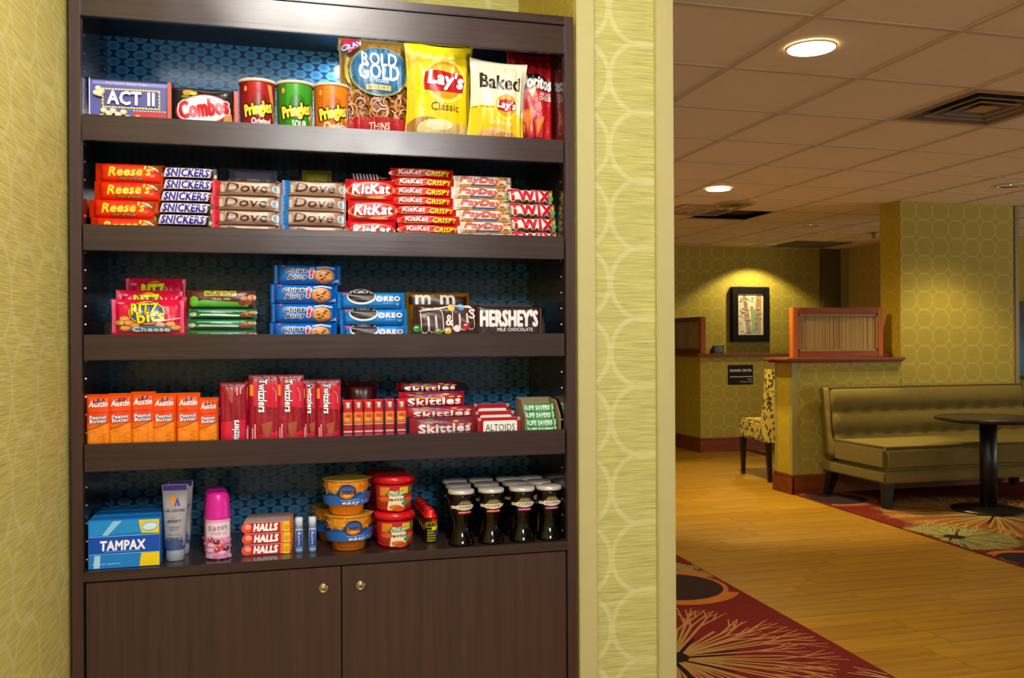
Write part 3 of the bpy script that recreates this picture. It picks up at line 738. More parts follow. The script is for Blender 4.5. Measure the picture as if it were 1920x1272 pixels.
# ================================================================== CABINET
wx_ = wood('espresso_laminate_horizontal', '#2e201c', '#3e2d29', 'x', 0.24)
wz_ = wood('espresso_laminate_vertical', '#35241f', '#472f29', 'z', 0.32)
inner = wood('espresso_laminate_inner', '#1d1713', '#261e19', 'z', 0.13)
XI0, XI1 = -0.317, 0.568
cab = thing('display_cabinet', 'dark espresso shelving cabinet with a blue hexagon back and two lower doors', 'cabinet', (0, YF, 0))
def cpart(name, x0, x1, y0, y1, z0, z1, m_, bev=0.001, parent=cab):
    q = G(); q.box(x0, x1, y0, y1, z0, z1, m_, bev); return obj(name, q, parent)
TOPZ = 1.829
for (a, b) in ((-0.336, XI0), (XI1, 0.5865)):
    s_ = cpart('side_panel', a, b, 0, .285, 0.0, TOPZ, wz_)
    x = XI0 + .0004 if a < 0 else XI1 - .0004
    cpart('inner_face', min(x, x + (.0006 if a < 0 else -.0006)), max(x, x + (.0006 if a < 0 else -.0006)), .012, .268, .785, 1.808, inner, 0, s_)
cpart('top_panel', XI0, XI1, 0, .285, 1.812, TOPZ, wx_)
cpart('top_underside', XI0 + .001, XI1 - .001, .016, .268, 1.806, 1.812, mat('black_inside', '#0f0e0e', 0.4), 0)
cpart('fascia', XI0, XI1, .003, .016, 1.755, 1.8105, wx_)
hexm = hexprint()
bp = cpart('back_panel', XI0, XI1, .268, .276, .785, 1.806, hexm, 0)
LIPS = [(1.583, 1.5375), (1.391, 1.3455), (1.198, 1.153), (1.007, 0.9585)]
SURF = []
for (a, b) in LIPS:
    s_ = cpart('shelf', XI0 + .001, XI1 - .001, .018, .266, a - .034, a - .015, wood('espresso_shelf_board', '#2a201b', '#382b25', 'x', .25))
    cpart('shelf_lip', -.3145, .5645, .001, .0175, b, a, wx_, .0012, s_); SURF.append(a - .015)
cpart('shelf', XI0, XI1, .0, .266, .767, .785, wx_)
SURF.append(.785)
for (a, b, kx) in ((-.313, .1238, .092), (.1262, .565, .160)):
    d_ = cpart('door', a, b, .002, .020, .06, .7645, wz_, .001)
    q = G(); q.lathe([(.0088, 0), (.0088, .002), (.0075, .0032), (.0052, .0032), (.0050, .0018), (.0046, .0045), (.001, .0045)], mat('lock_nickel', '#d8c4a0', .22, 1.0), 20)
    q.box(-.0007, .0007, -.003, .003, .0045, .0049, mat('lock_slot', '#1a1512', .5)); obj('door_lock', q, d_, (kx, .002, .7265), (pi / 2, 0, 0))
cpart('cabinet_floor', XI0, XI1, .02, .266, .06, .075, wz_); cpart('kickboard', XI0, XI1, .02, .035, 0, .06, wz_)
q = G(); pm_ = mat('pin_sleeve_metal', '#b8b4ae', .25, .9)
for sx_, xx in ((1, XI0 + .001), (-1, XI1 - .001)):
    for i in range(32):
        z = .80 + i * .032
        for yy in (.030, .235):
            vs = [(xx + sx_ * .0012, yy + .0022 * cos(a * pi / 4), z + .0022 * sin(a * pi / 4)) for a in range(8)]; q.add(vs + [(xx, v[1], v[2]) for v in vs], [tuple(range(8))] + [(i2, (i2 + 1) % 8, 8 + (i2 + 1) % 8, 8 + i2) for i2 in range(8)], pm_)
obj('pin_sleeves', q, cab, kind='stuff')
# small lamp behind the fascia
lp = (0.17, .20)
q = G(); q.lathe([(.034, 0), (.034, -.012), (.028, -.014)], mat('lamp_housing', '#c8c8c4', .3, .6), 24); q.lathe([(.001, -.0145), (.026, -.0145)], mat('puck_lens', '#ffffff', .4, emit='#e8f2ff', estr=6), 24, caps=False)
obj('puck_lamp', q, cab, (lp[0], lp[1], 1.806))
q = G(); q.box(-.25, .37, .03, .06, 1.801, 1.806, mat('strip_fill_bar', '#dfe6ea', .4), .001); obj('strip_fill', q, cab)  # added bar at the fill light that evens out the back panel
area('puck_lamp_light', (lp[0], YF + lp[1], 1.788), .05, 1.2, (.86, .93, 1.0))
area('strip_fill_light', (.06, YF + .046, 1.794), .60, .45, (.80, .90, 1.0), size_y=.03, rot=(math.radians(50), 0, 0))  # added fill, hidden by the fascia, for an evenly lit back panel

# ================================================================== PACKAGES
ORD = ['topmost', 'second from top', 'third from top', 'fourth from top', 'fifth from top', 'sixth from top', 'seventh from top', 'eighth from top']
def px_span(xl, xr, y, Y): return P(xl, y, Y=Y).x, P(xr, y, Y=Y).x
def front_bag(name, px, shelf, Y, t, fm, art, label, cat='snack bag', su=.004, sv=.010, waist=.05, wr=.004, rot=(0, 0, 0), seed=0, maxe=.012, group=None, pu=2.4, pv=2.8, dx=0, zoff=0, cy0=.06):
    xl, yt, xr, yb = px; x0, x1 = px_span(xl, xr, (yt + yb) / 2, Y); z0 = SURF[shelf] + zoff; z1 = P((xl + xr) / 2, yt, Y=Y).z
    w, h = x1 - x0, z1 - z0
    g, S = pillow(w, h, t, film(fm), su, sv, pu, pv, 30, 26, wr, waist, seed)
    d = D(S, w, h, .0045, .0009, .00014); d.cy0 = cy0; art(d)
    parts = [(name, g.mesh(name)), ('printed_label', d.me())]
    return put(parts, ((x0 + x1) / 2 + dx, Y, z0), rot, name, label, cat, group), (w, h)
def stack(name, xs, ytop, n, shelf, Y, t, fm, art, labels, cat='candy bar', group=None, su=.009, jit=.004, su_col=None, seed=0, bot=None, tilt=.0, fins=True, ex=.42, offs=None, pu=6, pv=4):
    xl, xr = xs; x0, x1 = px_span(xl, xr, (ytop + 420) / 2 if shelf == 1 else ytop + 30, Y); z0 = SURF[shelf] if bot is None else bot
    zt = P((xl + xr) / 2, ytop, Y=Y).z; h = (zt - z0) / n; w = x1 - x0
    g, S = pillow(w, h, t, film(fm), su, 0, pu, pv, 16, 10, .0012, 0, seed, ex)
    d = D(S, w, h, .0042, .0003, .00009); art(d); me0, me1 = g.mesh(name), d.me(); rs = random.Random(seed + 5)
    for i in range(n):
        k = n - 1 - i
        ox = (offs[i] if offs else rs.uniform(-jit, jit))
        put([(name, me0), ('printed_label', me1)], ((x0 + x1) / 2 + ox, Y + rs.uniform(-.001, .001) + i * .0012, z0 + i * h + .0002), (0, 0, rs.uniform(-.02, .02)), name, labels % ORD[k] if '%s' in labels else labels, cat, group)
    return w, h
Y0 = YF + .055

# ---------------------------------------------------------------- shelf 1
def cardbox(name, x0, x1, Y, z0, z1, depth, c, art, label, cat, group=None, rot=(0, 0, 0), side=None, bev=.001, extra=None):
    w, h = x1 - x0, z1 - z0; g = G(); g.box(-w / 2, w / 2, 0, depth, 0, h, card(c), bev)
    d = D(flat_surf(0), w, h, 9, .0003); d.cy0 = .10 if name == 'popcorn_box' else 0; art(d)
    parts = [(name, g.mesh(name)), ('printed_label', d.me())]
    if extra: parts += extra(w, h, depth)
    return put(parts, ((x0 + x1) / 2, Y, z0), rot, name, label, cat, group)
def a_popcorn(d):
    d.rect(0, .5, .97, .96, '#5a5fa8'); d.rect(0, .93, .9, .07, '#8f94cc'); d.text('The Popular Butter Treat', -.1, .93, .5, .055, '#e8e6f4')
    d.rect(.02, .60, .70, .44, '#c9b23a'); d.rect(.02, .60, .655, .36, '#4a4f9e')
    for i in range(19):
        for yy in (.80, .40): d.ell(-.64 + i * .073, yy, .022, .03, '#fff6d8', 6)
    for i in range(5):
        for xx in (-.665, .70): d.ell(xx, .46 + i * .075, .022, .03, '#fff6d8', 6)
    d.text('ACT II', .02, .60, .56, .26, '#f4f0ff', .05)
    for (a, b) in ((-.75, .78), (-.68, .72), (-.8, .68), (-.72, .66), (-.62, .3), (-.5, .24), (-.4, .3), (-.28, .22), (-.15, .28), (-.55, .12), (-.35, .13), (-.2, .12), (-.05, .16), (-.66, .16)):
        d.ell(a, b, .085, .11, '#d8c890', 9); d.ell(a - .02, b + .015, .06, .075, '#f6efcf', 8)
    d.rect(.48, .16, .40, .30, '#c42a2e'); d.text('Butter', .48, .13, .34, .17, '#f2b43a', .03)
    for i in range(12): d.ell(.1 + i * .068, .32, .022, .022, '#fff', 6)
    d.rect(.955, .5, .045, .98, '#e0562c'); d.rect(-.95, .5, .012, .98, '#dfe0f0')
x0, x1 = px_span(166, 322, 185, Y0); zt = P(240, 152, Y=Y0).z
def a_wrap(w, h, dp):
    g = G(); g.box(-w / 2 - .007, w / 2 + .004, -.002, dp + .002, 0, h + .003, clear_plastic('clear_film'), .003); return [('clear_wrap', g.mesh('clear_wrap'))]
cardbox('popcorn_box', x0, x1, Y0, SURF[0] + .0005, zt, .05, '#5a5fa8', a_popcorn, 'violet microwave popcorn box in clear wrap at the left end of the top shelf', 'box', extra=a_wrap, rot=(0, 0, .0))
def a_combos(d):
    d.poly([(.86, .0), (1, 0), (1, 1), (.86, 1)], '#c8402a'); d.rect(-.97, .5, .03, 1, '#d04a2c')
    d.ell(-.02, .47, .80, .66, '#c43a4c', 26, .12); d.ell(-.02, .48, .75, .60, '#f6f0f0', 26, .12)
    d.text('Combos', .0, .52, .70, .36, '#c8142e', .07, .12, .16, '#f6f0f0', .03)
    d.ell(-.45, .86, .16, .12, '#d8922c'); d.ell(-.30, .84, .12, .09, '#e8c04a'); d.ell(-.52, .76, .12, .09, '#6d7a2c'); d.poly([(.5, .1), (.85, .16), (.8, .42), (.62, .36)], '#d89c58')
front_bag('snack_bag', (318, 168, 447, 228), 0, Y0, .035, '#241c18', a_combos, 'small black snack bag with a white oval, between popcorn box and red can', su=.008, sv=.0, waist=0, wr=.003, seed=3, pu=5, pv=4)
def can(xs, yt, body, dark, sub, label, chip):
    x0, x1 = px_span(xs[0], xs[1], 200, Y0 - .0); r0 = (x1 - x0) / 2 * .965; zt = P(sum(xs) / 2, yt, Y=Y0).z; h = zt - SURF[0] - .0005
    def rf(z): return r0 * (.90 + .06 * z / h)
    g = G(); g.lathe([(r0 * .86, 0), (r0 * .90, .001), (rf(h * .98) + 0, h - .008), (rf(h) + .0, h - .006)], card(body), 36)
    dd = D(cyl_surf(rf), 2 * r0, h, .005, .0002, .00008)
    dd.rect(-.95, .5, .35, .96, dark); dd.poly([(.45, .9), (.75, .9), (1.15, .25), (.95, .2)], '#d8a04a') if chip == 0 else (dd.ell(.85, .45, .2, .3, '#e8e0a0'), dd.ell(.95, .3, .2, .2, '#c9a050'))
    dd.ell(-.78, .82, .10, .1, '#d8a050')
    dd.ell(.0, .62, .44, .26, '#f4ecdc' if 0 else dark)
    dd.cy0 = .08; dd.text('Pringles', -.04, .40, .78, .26, '#ffe14a', .05, .1, .22, '#1c1408', .05)
    yy = .17
    for ln in sub: dd.text(ln, .1, yy, .095 * len(ln) if len(sub) > 1 else .52, .12 if len(sub) > 1 else .14, '#fff8f0', .03); yy -= .12
    lid = G(); lid.lathe([(rf(h) + .0002, h - .006), (rf(h) + .0022, h - .0055), (rf(h) + .0024, h - .001), (rf(h) + .0014, h), (r0 * .2, h), (.0005, h)], mat('can_lid_pearl', '#e6cfb4', .3), 36, caps=False)
    put([('snack_can', g.mesh('snack_can')), ('printed_label', dd.me()), ('lid', lid.mesh('lid'))], ((x0 + x1) / 2, Y0 + r0 * .3, SURF[0] + .0003), (0, 0, .12), 'snack_can', label, 'can')
can((446, 519), 152, '#b0141c', '#8a0e16', ['Original'], 'red snack can with yellow lettering, leftmost of the three cans', 0)
can((516, 590), 156, '#3aa022', '#2c7a18', ['SOUR', 'CREAM'], 'green snack can between the red and the orange can', 1)
can((586, 657), 160, '#f08214', '#c9640c', ['Cheddar', 'Cheese'], 'orange snack can right of the green can', 2)
def a_rold(d):
    d.rect(0, .5, .93, .96, '#8f6a2a'); d.poly([(-1, 1), (1, 1), (.8, .84), (-.6, .8)], '#a87a2e')
    d.rect(0, .30, .9, .26, '#5a2c1c')
    rs = random.Random(9)
    for i in range(60):
        a = rs.uniform(-.85, .85); b = rs.uniform(.20, .42); r = rs.uniform(.1, .2); t0 = rs.uniform(0, 6)
        d.stroke([(a + r * cos(t0 + q * .7), b + .42 * r * sin(t0 + q * .7)) for q in range(6)], .0035, rs.choice(['#a8642e', '#c48648', '#8a4a22', '#d8a064']))
    d.ell(0.03, .635, .80, .46, '#7d8f6a', 30); d.ell(0.03, .64, .75, .43, '#1c5a86', 30)
    d.ell(0.03, .655, .68, .38, '#2a6e9c', 30)
    for sx in (-1, 1): d.stroke([(sx * .78, .76), (sx * .86, .68), (sx * .84, .58), (sx * .76, .52)], .006, '#c9b23a')
    d.text('ROLD', 0.03, .755, .47, .12, '#f4f4f0', .035); d.text('GOLD', .02, .63, .54, .14, '#f4f4f0', .035); d.text('Pretzels', 0.02, .545, .26, .04, '#e8eef4')
    d.rect(0, .475, .34, .05, '#d8c27a'); d.text('SINCE 1917', 0, .475, .28, .028, '#4a3414')
    d.poly([(-1, .0), (1, .0), (1, .17), (.5, .195), (0, .20), (-.5, .195), (-1, .17)], '#b8242a'); d.text('THINS', .02, .115, .27, .06, '#f0dcc8', .04); d.poly([(-.9, .0), (.95, .0), (.9, .05), (0, .065), (-.9, .05)], '#9c7a2c')
    d.poly([(-.97, .93), (-.55, .97), (-.42, .88), (-.78, .80)], '#c42a3c'); d.text('CRAV', -.68, .875, .28, .05, '#eef0f8', .04, 0, .35, '#2a3c8c', .04)
front_bag('pretzel_bag', (634, 72, 777, 245), 0, Y0 + .045, .055, '#9a7430', a_rold, 'large gold pretzel bag with a blue oval and clear window, top shelf', wr=.005, seed=5, waist=.05, rot=(-.03, 0, 0))
def chipbag_art(d, kind):
    if kind == 0:
        d.ell(.12, .60, .66, .44, '#f8e858', 30); d.ell(.12, .61, .56, .38, '#f09a1c', 30); d.ell(.10, .66, .46, .22, '#f8b83a', 26)
        d.poly([(-.56, .58), (-.50, .68), (-.1, .71), (.68, .68), (.76, .61), (.70, .50), (.3, .49), (-.3, .48), (-.52, .50)], '#b8161e')
        d.text("Lay's", .14, .605, .56, .18, '#ffffff', .05, .12, -.06, '#a01018', .02)
        d.text('Classic', .12, .335, .44, .075, '#6a5210', -.0)
        for (a, b, w_, h_, c) in ((-.45, .12, .55, .2, '#a8783a'), (-.2, .10, .5, .2, '#e8d08a'), (.1, .08, .5, .17, '#f0dfa0'), (.3, .05, .5, .13, '#e0c478'), (.6, .10, .4, .14, '#d8b870'), (-.05, .15, .4, .1, '#f6ebc0')): d.ell(a, b, w_, h_, c)
    elif kind == 1:
        d.poly([(-1, 0), (1, 0), (1, .30), (.5, .37), (0, .40), (-.5, .41), (-1, .40)], '#f4c81c'); d.rect(0, .7, .99, .56, '#f0e8c8'); d.poly([(-1, .40), (-.5, .41), (0, .40), (.5, .37), (1, .33), (1, .45), (-1, .45)], '#f0e8c8')
        d.poly([(-1, 0), (1, 0), (1, .32), (.5, .38), (0, .41), (-.5, .42), (-1, .41)], '#f4c81c')
        d.text('Baked', .02, .72, .72, .16, '#241408', .05)
        d.ell(.28, .42, .44, .30, '#f6e040', 26); d.ell(.28, .44, .38, .26, '#f2a024', 26)
        d.poly([(-.08, .42), (-.04, .50), (.3, .52), (.62, .49), (.66, .40), (.3, .36), (-.04, .37)], '#b8161e'); d.text("Lay's", .28, .435, .36, .11, '#fff', .05, .12, -.05, '#a01018', .02)
        d.text('ORIGINAL', .12, .215, .42, .045, '#f4ecc8', .03)
        for (a, b, w_, h_, c) in ((.0, .08, .6, .14, '#f0c890'), (-.3, .06, .4, .12, '#e8b870'), (.35, .05, .5, .12, '#d89c5a')): d.ell(a, b, w_, h_, c)
    else:
        d.poly([(-1, .3), (-.3, .1), (.4, 0), (-1, 0)], '#8a1018'); d.poly([(-.9, .95), (.9, .95), (.7, .8), (-.7, .78)], '#a8141c')
        d.poly([(-.75, .62), (-.5, .76), (.2, .78), (.7, .70), (.6, .64), (-.1, .6)], '#181010')
        d.text('Doritos', .10, .685, .70, .13, '#f6f2f0', .06, .1, -.08, '#181010', .02)
        d.poly([(-.30, .60), (.15, .66), (-.05, .47)], '#e07a24'); d.poly([(-.22, .59), (.07, .63), (-.06, .52)], '#f4f0e8')
        d.text('NACHO', .50, .555, .24, .035, '#f2dcd8', .02); d.text('CHEESE', .48, .51, .28, .04, '#f2dcd8', .03)
        d.poly([(-.62, .36), (.02, .42), (-.22, .12)], '#e0641c'); d.poly([(-.5, .35), (-.06, .39), (-.24, .18)], '#f08a34')
        d.poly([(.0, .28), (.50, .33), (.18, .10)], '#d85a18'); d.poly([(.1, .28), (.40, .31), (.2, .15)], '#ee8430')
        d.poly([(-.5, .08), (.3, .11), (.55, .08), (-.2, .03)], '#5c0c14')
front_bag('chip_bag', (754, 86, 886, 250), 0, Y0 + .016, .06, '#f2cf14', lambda d: chipbag_art(d, 0), 'bright yellow potato chip bag leaning left of the cream bag', wr=.006, seed=1, waist=.11, rot=(-.03, .02, .03))
front_bag('chip_bag', (872, 116, 981, 256), 0, Y0 - .018, .045, '#efe6c4', lambda d: chipbag_art(d, 1), 'cream and yellow baked chip bag in front of the red bag', wr=.005, seed=2, waist=.10, rot=(-.03, .06, -.03))
front_bag('chip_bag', (948, 102, 1040, 258), 0, Y0 + .030, .044, '#c01820', lambda d: chipbag_art(d, 2), 'red tortilla chip bag at the right end of the top shelf', wr=.006, seed=4, waist=.08, rot=(-.03, .02, .0))

# ---------------------------------------------------------------- shelf 2
def a_reese(d):
    d.text("Reese's", -.02, .58, .60, .50, '#f2d21c', .06, .25, .05, '#7a2a08', .012); d.rect(-.0, .16, .36, .15, '#7a3408'); d.text('2 PEANUT BUTTER CUPS', 0, .16, .34, .09, '#f0d8a0')
    d.poly([(.45, .95), (.88, .95), (.9, .4), (.72, .55)], '#9a4c14'); d.stroke([(.5, .85), (.66, .78), (.8, .60)], .003, '#e8b870')
stack('peanut_cup_pack', (170, 303), 308, 4, 1, Y0, .026, '#ee3208', a_reese, 'orange peanut butter cup pack, %s of the second shelf stack', group='orange cup packs', seed=2, jit=.005, offs=[0, -.003, .006, .008])
def a_snick(d):
    d.rect(0, .5, .96, .94, '#3a2014'); d.poly([(-.80, .1), (.74, .14), (.86, .9), (-.70, .86)], '#f2e6f4'); d.text('SNICKERS', .02, .5, .70, .6, '#2a2a96', .07, .22, .0)
    d.ell(-.9, .5, .08, .5, '#5c8a3c', 8); d.rect(.92, .3, .05, .3, '#a8c8a0')
stack('chocolate_bar', (290, 404), 314, 6, 1, Y0, .024, '#3a2014', a_snick, 'brown chocolate bar with blue slanted lettering on white, %s of its stack', group='brown nut bars', seed=4, offs=[-.010, -.005, -.002, .0, .004, .004])
def a_dove(c):
    def f(d):
        d.rect(.08, .5, .90, .96, '#a8846c'); d.rect(.02, .62, .60, .45, '#c4a48c'); d.rect(0.05, .06, .9, .08, '#e8d8cc'); d.rect(0.05, .93, .9, .1, '#5c3422')
        d.text('Dove', .0, .50, .60, .60, '#3c1c10', .022, .15)
        d.rect(-.86, .5, .12, .98, c); d.rect(-.70, .4, .05, .5, '#c8b8a4'); d.ell(.84, .45, .12, .55, '#cfe4e4', 14); d.ell(.84, .45, .08, .35, '#8fb4b8', 12)
        d.rect(.97, .5, .03, .98, '#6d2a24')
    return f
stack('chocolate_bar', (396, 527), 340, 4, 1, Y0, .026, '#a8846c', a_dove('#d8203c'), 'tan chocolate bar with a red left end, %s of its stack', group='tan bars with red ends', seed=6, jit=.002)
stack('chocolate_bar', (528, 651), 340, 4, 1, Y0, .026, '#a8846c', a_dove('#1c78c8'), 'tan chocolate bar with a blue left end, %s of its stack', group='tan bars with blue ends', seed=7, jit=.004)
def a_kk(d):
    d.ell(.0, .5, 1.0, .74, '#f2a06a', 26, .04); d.ell(.0, .51, .94, .64, '#c4141c', 26, .04); d.text('KitKat', -.0, .54, .76, .46, '#ffffff', .06, .18, .04, '#5a0a10', .02)
    d.ell(-.3, .12, .5, .12, '#8a4a24'); d.ell(.2, .13, .4, .1, '#e8a868')
    d.rect(0, .98, .96, .03, '#e0303a')
stack('wafer_bar', (650, 743), 338, 3, 1, Y0, .022, '#d8101c', a_kk, 'red four-finger wafer bar, %s of its stack of three', group='red wafer bars', seed=8, jit=.003, su=.005)
def a_kkc(d):
    d.ell(-.35, .5, .70, .80, '#e08a54', 20, .03); d.ell(-.35, .52, .64, .68, '#c4141c', 20, .03); d.text('KitKat', -.40, .56, .36, .5, '#fff', .04, .18, .03); d.text('CRISPY', .48, .45, .38, .5, '#f4e014', .06, .1, .0, '#3a5008', .02)
    d.ell(-.4, .12, .4, .14, '#d8a888')
stack('wafer_bar', (738, 857), 316, 8, 1, Y0, .024, '#d0101c', a_kkc, 'narrow red wafer bar with yellow side lettering, %s of its stack', group='narrow red wafer bars', seed=9, offs=[.010, .008, .006, .0, -.006, -.006, -.004, -.006], su=.008)
def a_pay(d):
    d.rect(0, .5, .95, .94, '#e8dccc'); d.rect(.0, .12, .9, .22, '#d8a04a'); d.text('PayDay', -.08, .55, .68, .6, '#e05a24', .06, .2, -.02, '#2a4aa0', .025); d.rect(.0, .15, .4, .12, '#3a60b0')
    rs = random.Random(3)
    for i in range(10): d.ell(rs.uniform(.5, .95), rs.uniform(.1, .9), .1, .2, rs.choice(['#c98a3c', '#e8c078', '#a8682c']), 7)
stack('chocolate_bar', (852, 962), 331, 6, 1, Y0, .026, '#e4d6c2', a_pay, 'white peanut bar with orange lettering, %s of its stack', group='white peanut bars', seed=10, offs=[.008, .005, .001, -.002, -.006, -.003])
def a_twix(d):
    d.rect(0, .5, .97, .95, '#8a6a2a'); d.rect(0, .5, .8, .7, '#f4e8e4'); d.rect(0, .12, .9, .2, '#5c4c1c'); d.rect(0.0, .92, .9, .12, '#2e2410')
    d.text('TWIX', .0, .52, .86, .74, '#c8102c', .09, -.12, -.03, '#f6ecec', .03); d.ell(-.9, .3, .1, .4, '#3c9a3c', 8); d.ell(.93, .4, .1, .4, '#4a9a3c', 8); d.ell(.9, .7, .08, .3, '#d8a030', 8)
stack('chocolate_bar', (947, 1040), 356, 4, 1, Y0, .026, '#96742e', a_twix, 'gold caramel bar with red block lettering, %s of the rightmost stack', group='gold caramel bars', seed=11, offs=[.004, .002, .0, -.004])
def a_plain(cols):
    def f(d):
        for i, c in enumerate(cols): d.rect(-.8 + i * 1.6 / max(1, len(cols) - 1) if len(cols) > 1 else 0, .6, .8 / len(cols), .5, c)
    return f
def back_pack(px, shelf, Y, t, c, art, label, name='snack_pack', cat='snack pack', h_down=.05, su=.006, rot=(0, 0, 0)):
    """a pack in a rear row, resting on the shelf"""
    xl, yt, xr = px; x0, x1 = px_span(xl, xr, yt + 20, Y); z1 = P((xl + xr) / 2, yt, Y=Y).z; w = x1 - x0; z0 = SURF[shelf]; h = z1 - z0
    g, S = pillow(w, h, t, film(c), su, .004, 5, 5, 16, 14, .002, 0, 3, .5); d = D(S, w, h, .006, .0003, .0001); art(d)
    return put([(name, g.mesh(name)), ('printed_label', d.me())], ((x0 + x1) / 2, Y, z0 + .0003), rot, name, label, cat)
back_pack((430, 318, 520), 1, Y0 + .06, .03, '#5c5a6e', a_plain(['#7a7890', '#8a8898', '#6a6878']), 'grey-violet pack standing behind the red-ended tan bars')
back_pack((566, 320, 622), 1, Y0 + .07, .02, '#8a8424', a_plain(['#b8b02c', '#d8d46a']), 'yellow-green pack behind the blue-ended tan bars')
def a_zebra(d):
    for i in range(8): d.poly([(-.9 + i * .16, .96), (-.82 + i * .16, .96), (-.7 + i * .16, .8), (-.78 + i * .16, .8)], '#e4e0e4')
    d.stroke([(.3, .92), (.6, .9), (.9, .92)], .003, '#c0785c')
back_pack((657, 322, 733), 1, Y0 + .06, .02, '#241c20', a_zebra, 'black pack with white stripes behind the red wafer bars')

# ---------------------------------------------------------------- clear bins
acr = clear_plastic('clear_acrylic', gl=.6)
def bin_(x0, x1, y0, y1, z0, h, label, hf=None):
    r = thing('acrylic_bin', label, 'bin', ((x0 + x1) / 2, y0, z0)); w = (x1 - x0) / 2; dp = y1 - y0; t = .0022; hf = hf or h * .45
    for (nm, a) in (('bin_floor', (-w, w, 0, dp, 0, t)), ('front_panel', (-w + t, w - t, 0, t, t, hf)), ('rear_panel', (-w + t, w - t, dp - t, dp, t, h))):
        q = G(); q.box(*a, acr, .0004); obj(nm, q, r)
    for (a, b) in ((-w, -w + t), (w - t, w)):
        q = G(); q.prism([(0, t), (dp, t), (dp, h), (dp * .35, h), (0, hf)], 'x', a, b, acr); obj('side_panel', q, r)
    return r
def bx(xpx, y, Y): return P(xpx, y, Y=Y).x
bin_(bx(196, 600, YF + .02), bx(486, 600, YF + .02), YF + .0185, YF + .25, SURF[2] + .0003, .085, 'clear acrylic bin holding the pink cracker bags and green bars', .035)
bin_(bx(750, 600, YF + .02), bx(1022, 600, YF + .02), YF + .0185, YF + .25, SURF[2] + .0003, .085, 'clear acrylic bin holding the brown candy at the right of the middle shelf', .035)
bin_(bx(637, 780, YF + .02), bx(892, 780, YF + .02), YF + .0185, YF + .25, SURF[3] + .0003, .105, 'clear acrylic bin holding the orange sticks and red fruit candy packs', .06)
bin_(bx(420, 350, YF + .06), bx(640, 350, YF + .06), YF + .150, YF + .25, SURF[1] + .0003, .085, 'empty clear acrylic bin behind the tan bars on the second shelf', .03)
# ---------------------------------------------------------------- shelf 3
BZ = .0028
def a_ritz(d):
    d.rect(-.93, .5, .05, .97, '#e05a7c'); d.rect(.93, .5, .05, .97, '#e05a7c'); d.ell(-.72, .88, .1, .05, '#f08aa0')
    d.ell(-.02, .60, .50, .56, '#e8c020', 26); d.ell(-.02, .60, .46, .50, '#2a5aa8', 26)
    d.text('RITZ', -.08, .72, .36, .26, '#f8e01c', .05, 0, .05, '#4a3a08', .03); d.text('bits', .08, .49, .36, .26, '#f8e01c', .05, 0, .12, '#4a3a08', .03)
    for (a, b) in ((-.78, .30), (-.62, .42), (-.5, .30), (-.35, .22), (-.6, .14), (.35, .24), (.62, .26), (.78, .16)): d.ell(a, b, .15, .13, '#c4762c', 12); d.ell(a, b + .01, .12, .09, '#e8a84a', 10)
    d.ell(.1, .12, .6, .14, '#2a8ac8'); d.text('Cheese', .1, .11, .5, .1, '#fff4c0', .05)
    d.poly([(.2, .36), (.9, .46), (.9, .43), (.3, .32)], '#f6b8c4')
def ritz(px, Y, label, seed, c='#d81440', rot=(0, 0, 0), name='cracker_bag'):
    return front_bag(name, px, 2, Y, .03, c, a_ritz, label, su=.004, sv=.006, waist=.02, wr=.004, seed=seed, rot=rot, zoff=BZ, group='pink cracker bags', cy0=.20)
ritz((208, 562, 347, 628), YF + .045, 'pink-red cracker bag with a blue oval, foremost in the left bin', 21, rot=(.0, .0, .02))
ritz((217, 545, 345, 628), YF + .085, 'pink-red cracker bag in the middle of its row in the left bin', 22, rot=(.02, 0, 0))
ritz((236, 523, 350, 628), YF + .122, 'dark-shadowed red cracker bag, rearmost in the left bin', 23, rot=(.02, 0, 0))
back_pack((336, 556, 358), 2, YF + .070, .006, '#d81440', lambda d: d.rect(.5, .5, .2, .9, '#e86a8a'), 'narrow pink bag edge between the cracker bags and the green bars')
def a_nv(top):
    def f(d):
        if top:
            d.rect(0, .74, .97, .5, '#5a2818'); d.rect(-.02, .80, .46, .30, '#c8b428'); d.text('NATURE VALLEY', -.02, .80, .42, .2, '#2c4a1c', .05); d.text('TRAIL MIX', 0, .5, .28, .12, '#e8d8b8', .02); d.poly([(-.8, .05), (.8, .05), (.8, .3), (-.5, .45), (-.85, .3)], '#5aa83a'); d.ell(-.78, .35, .14, .6, '#6cc23c', 10)
        else:
            d.rect(0, .5, .97, .9, '#1f6b3c'); d.rect(-.1, .7, .6, .12, '#5cb07c'); d.poly([(-.7, .3), (.7, .22), (.7, .35), (-.6, .45)], '#d8e8dc'); d.text('GRANOLA BAR', 0, .62, .3, .12, '#d8ecd8')
            d.ell(-.85, .4, .12, .4, '#d8d4b8', 9)
        for (a, b, c) in ((.70, .5, '#c0784a'), (.82, .35, '#8a4a28'), (.62, .3, '#7a3c24'), (.9, .6, '#e0a878')): d.ell(a, b, .13, .34, c, 10)
    return f
x0, x1 = px_span(352, 481, 590, Y0 - .012); zt = P(415, 545, Y=Y0 - .012).z; zb_ = SURF[2] + BZ; n = 4; hs = [.0215, .0195, .0195]; hs.append(zt - zb_ - sum(hs))
zz = zb_
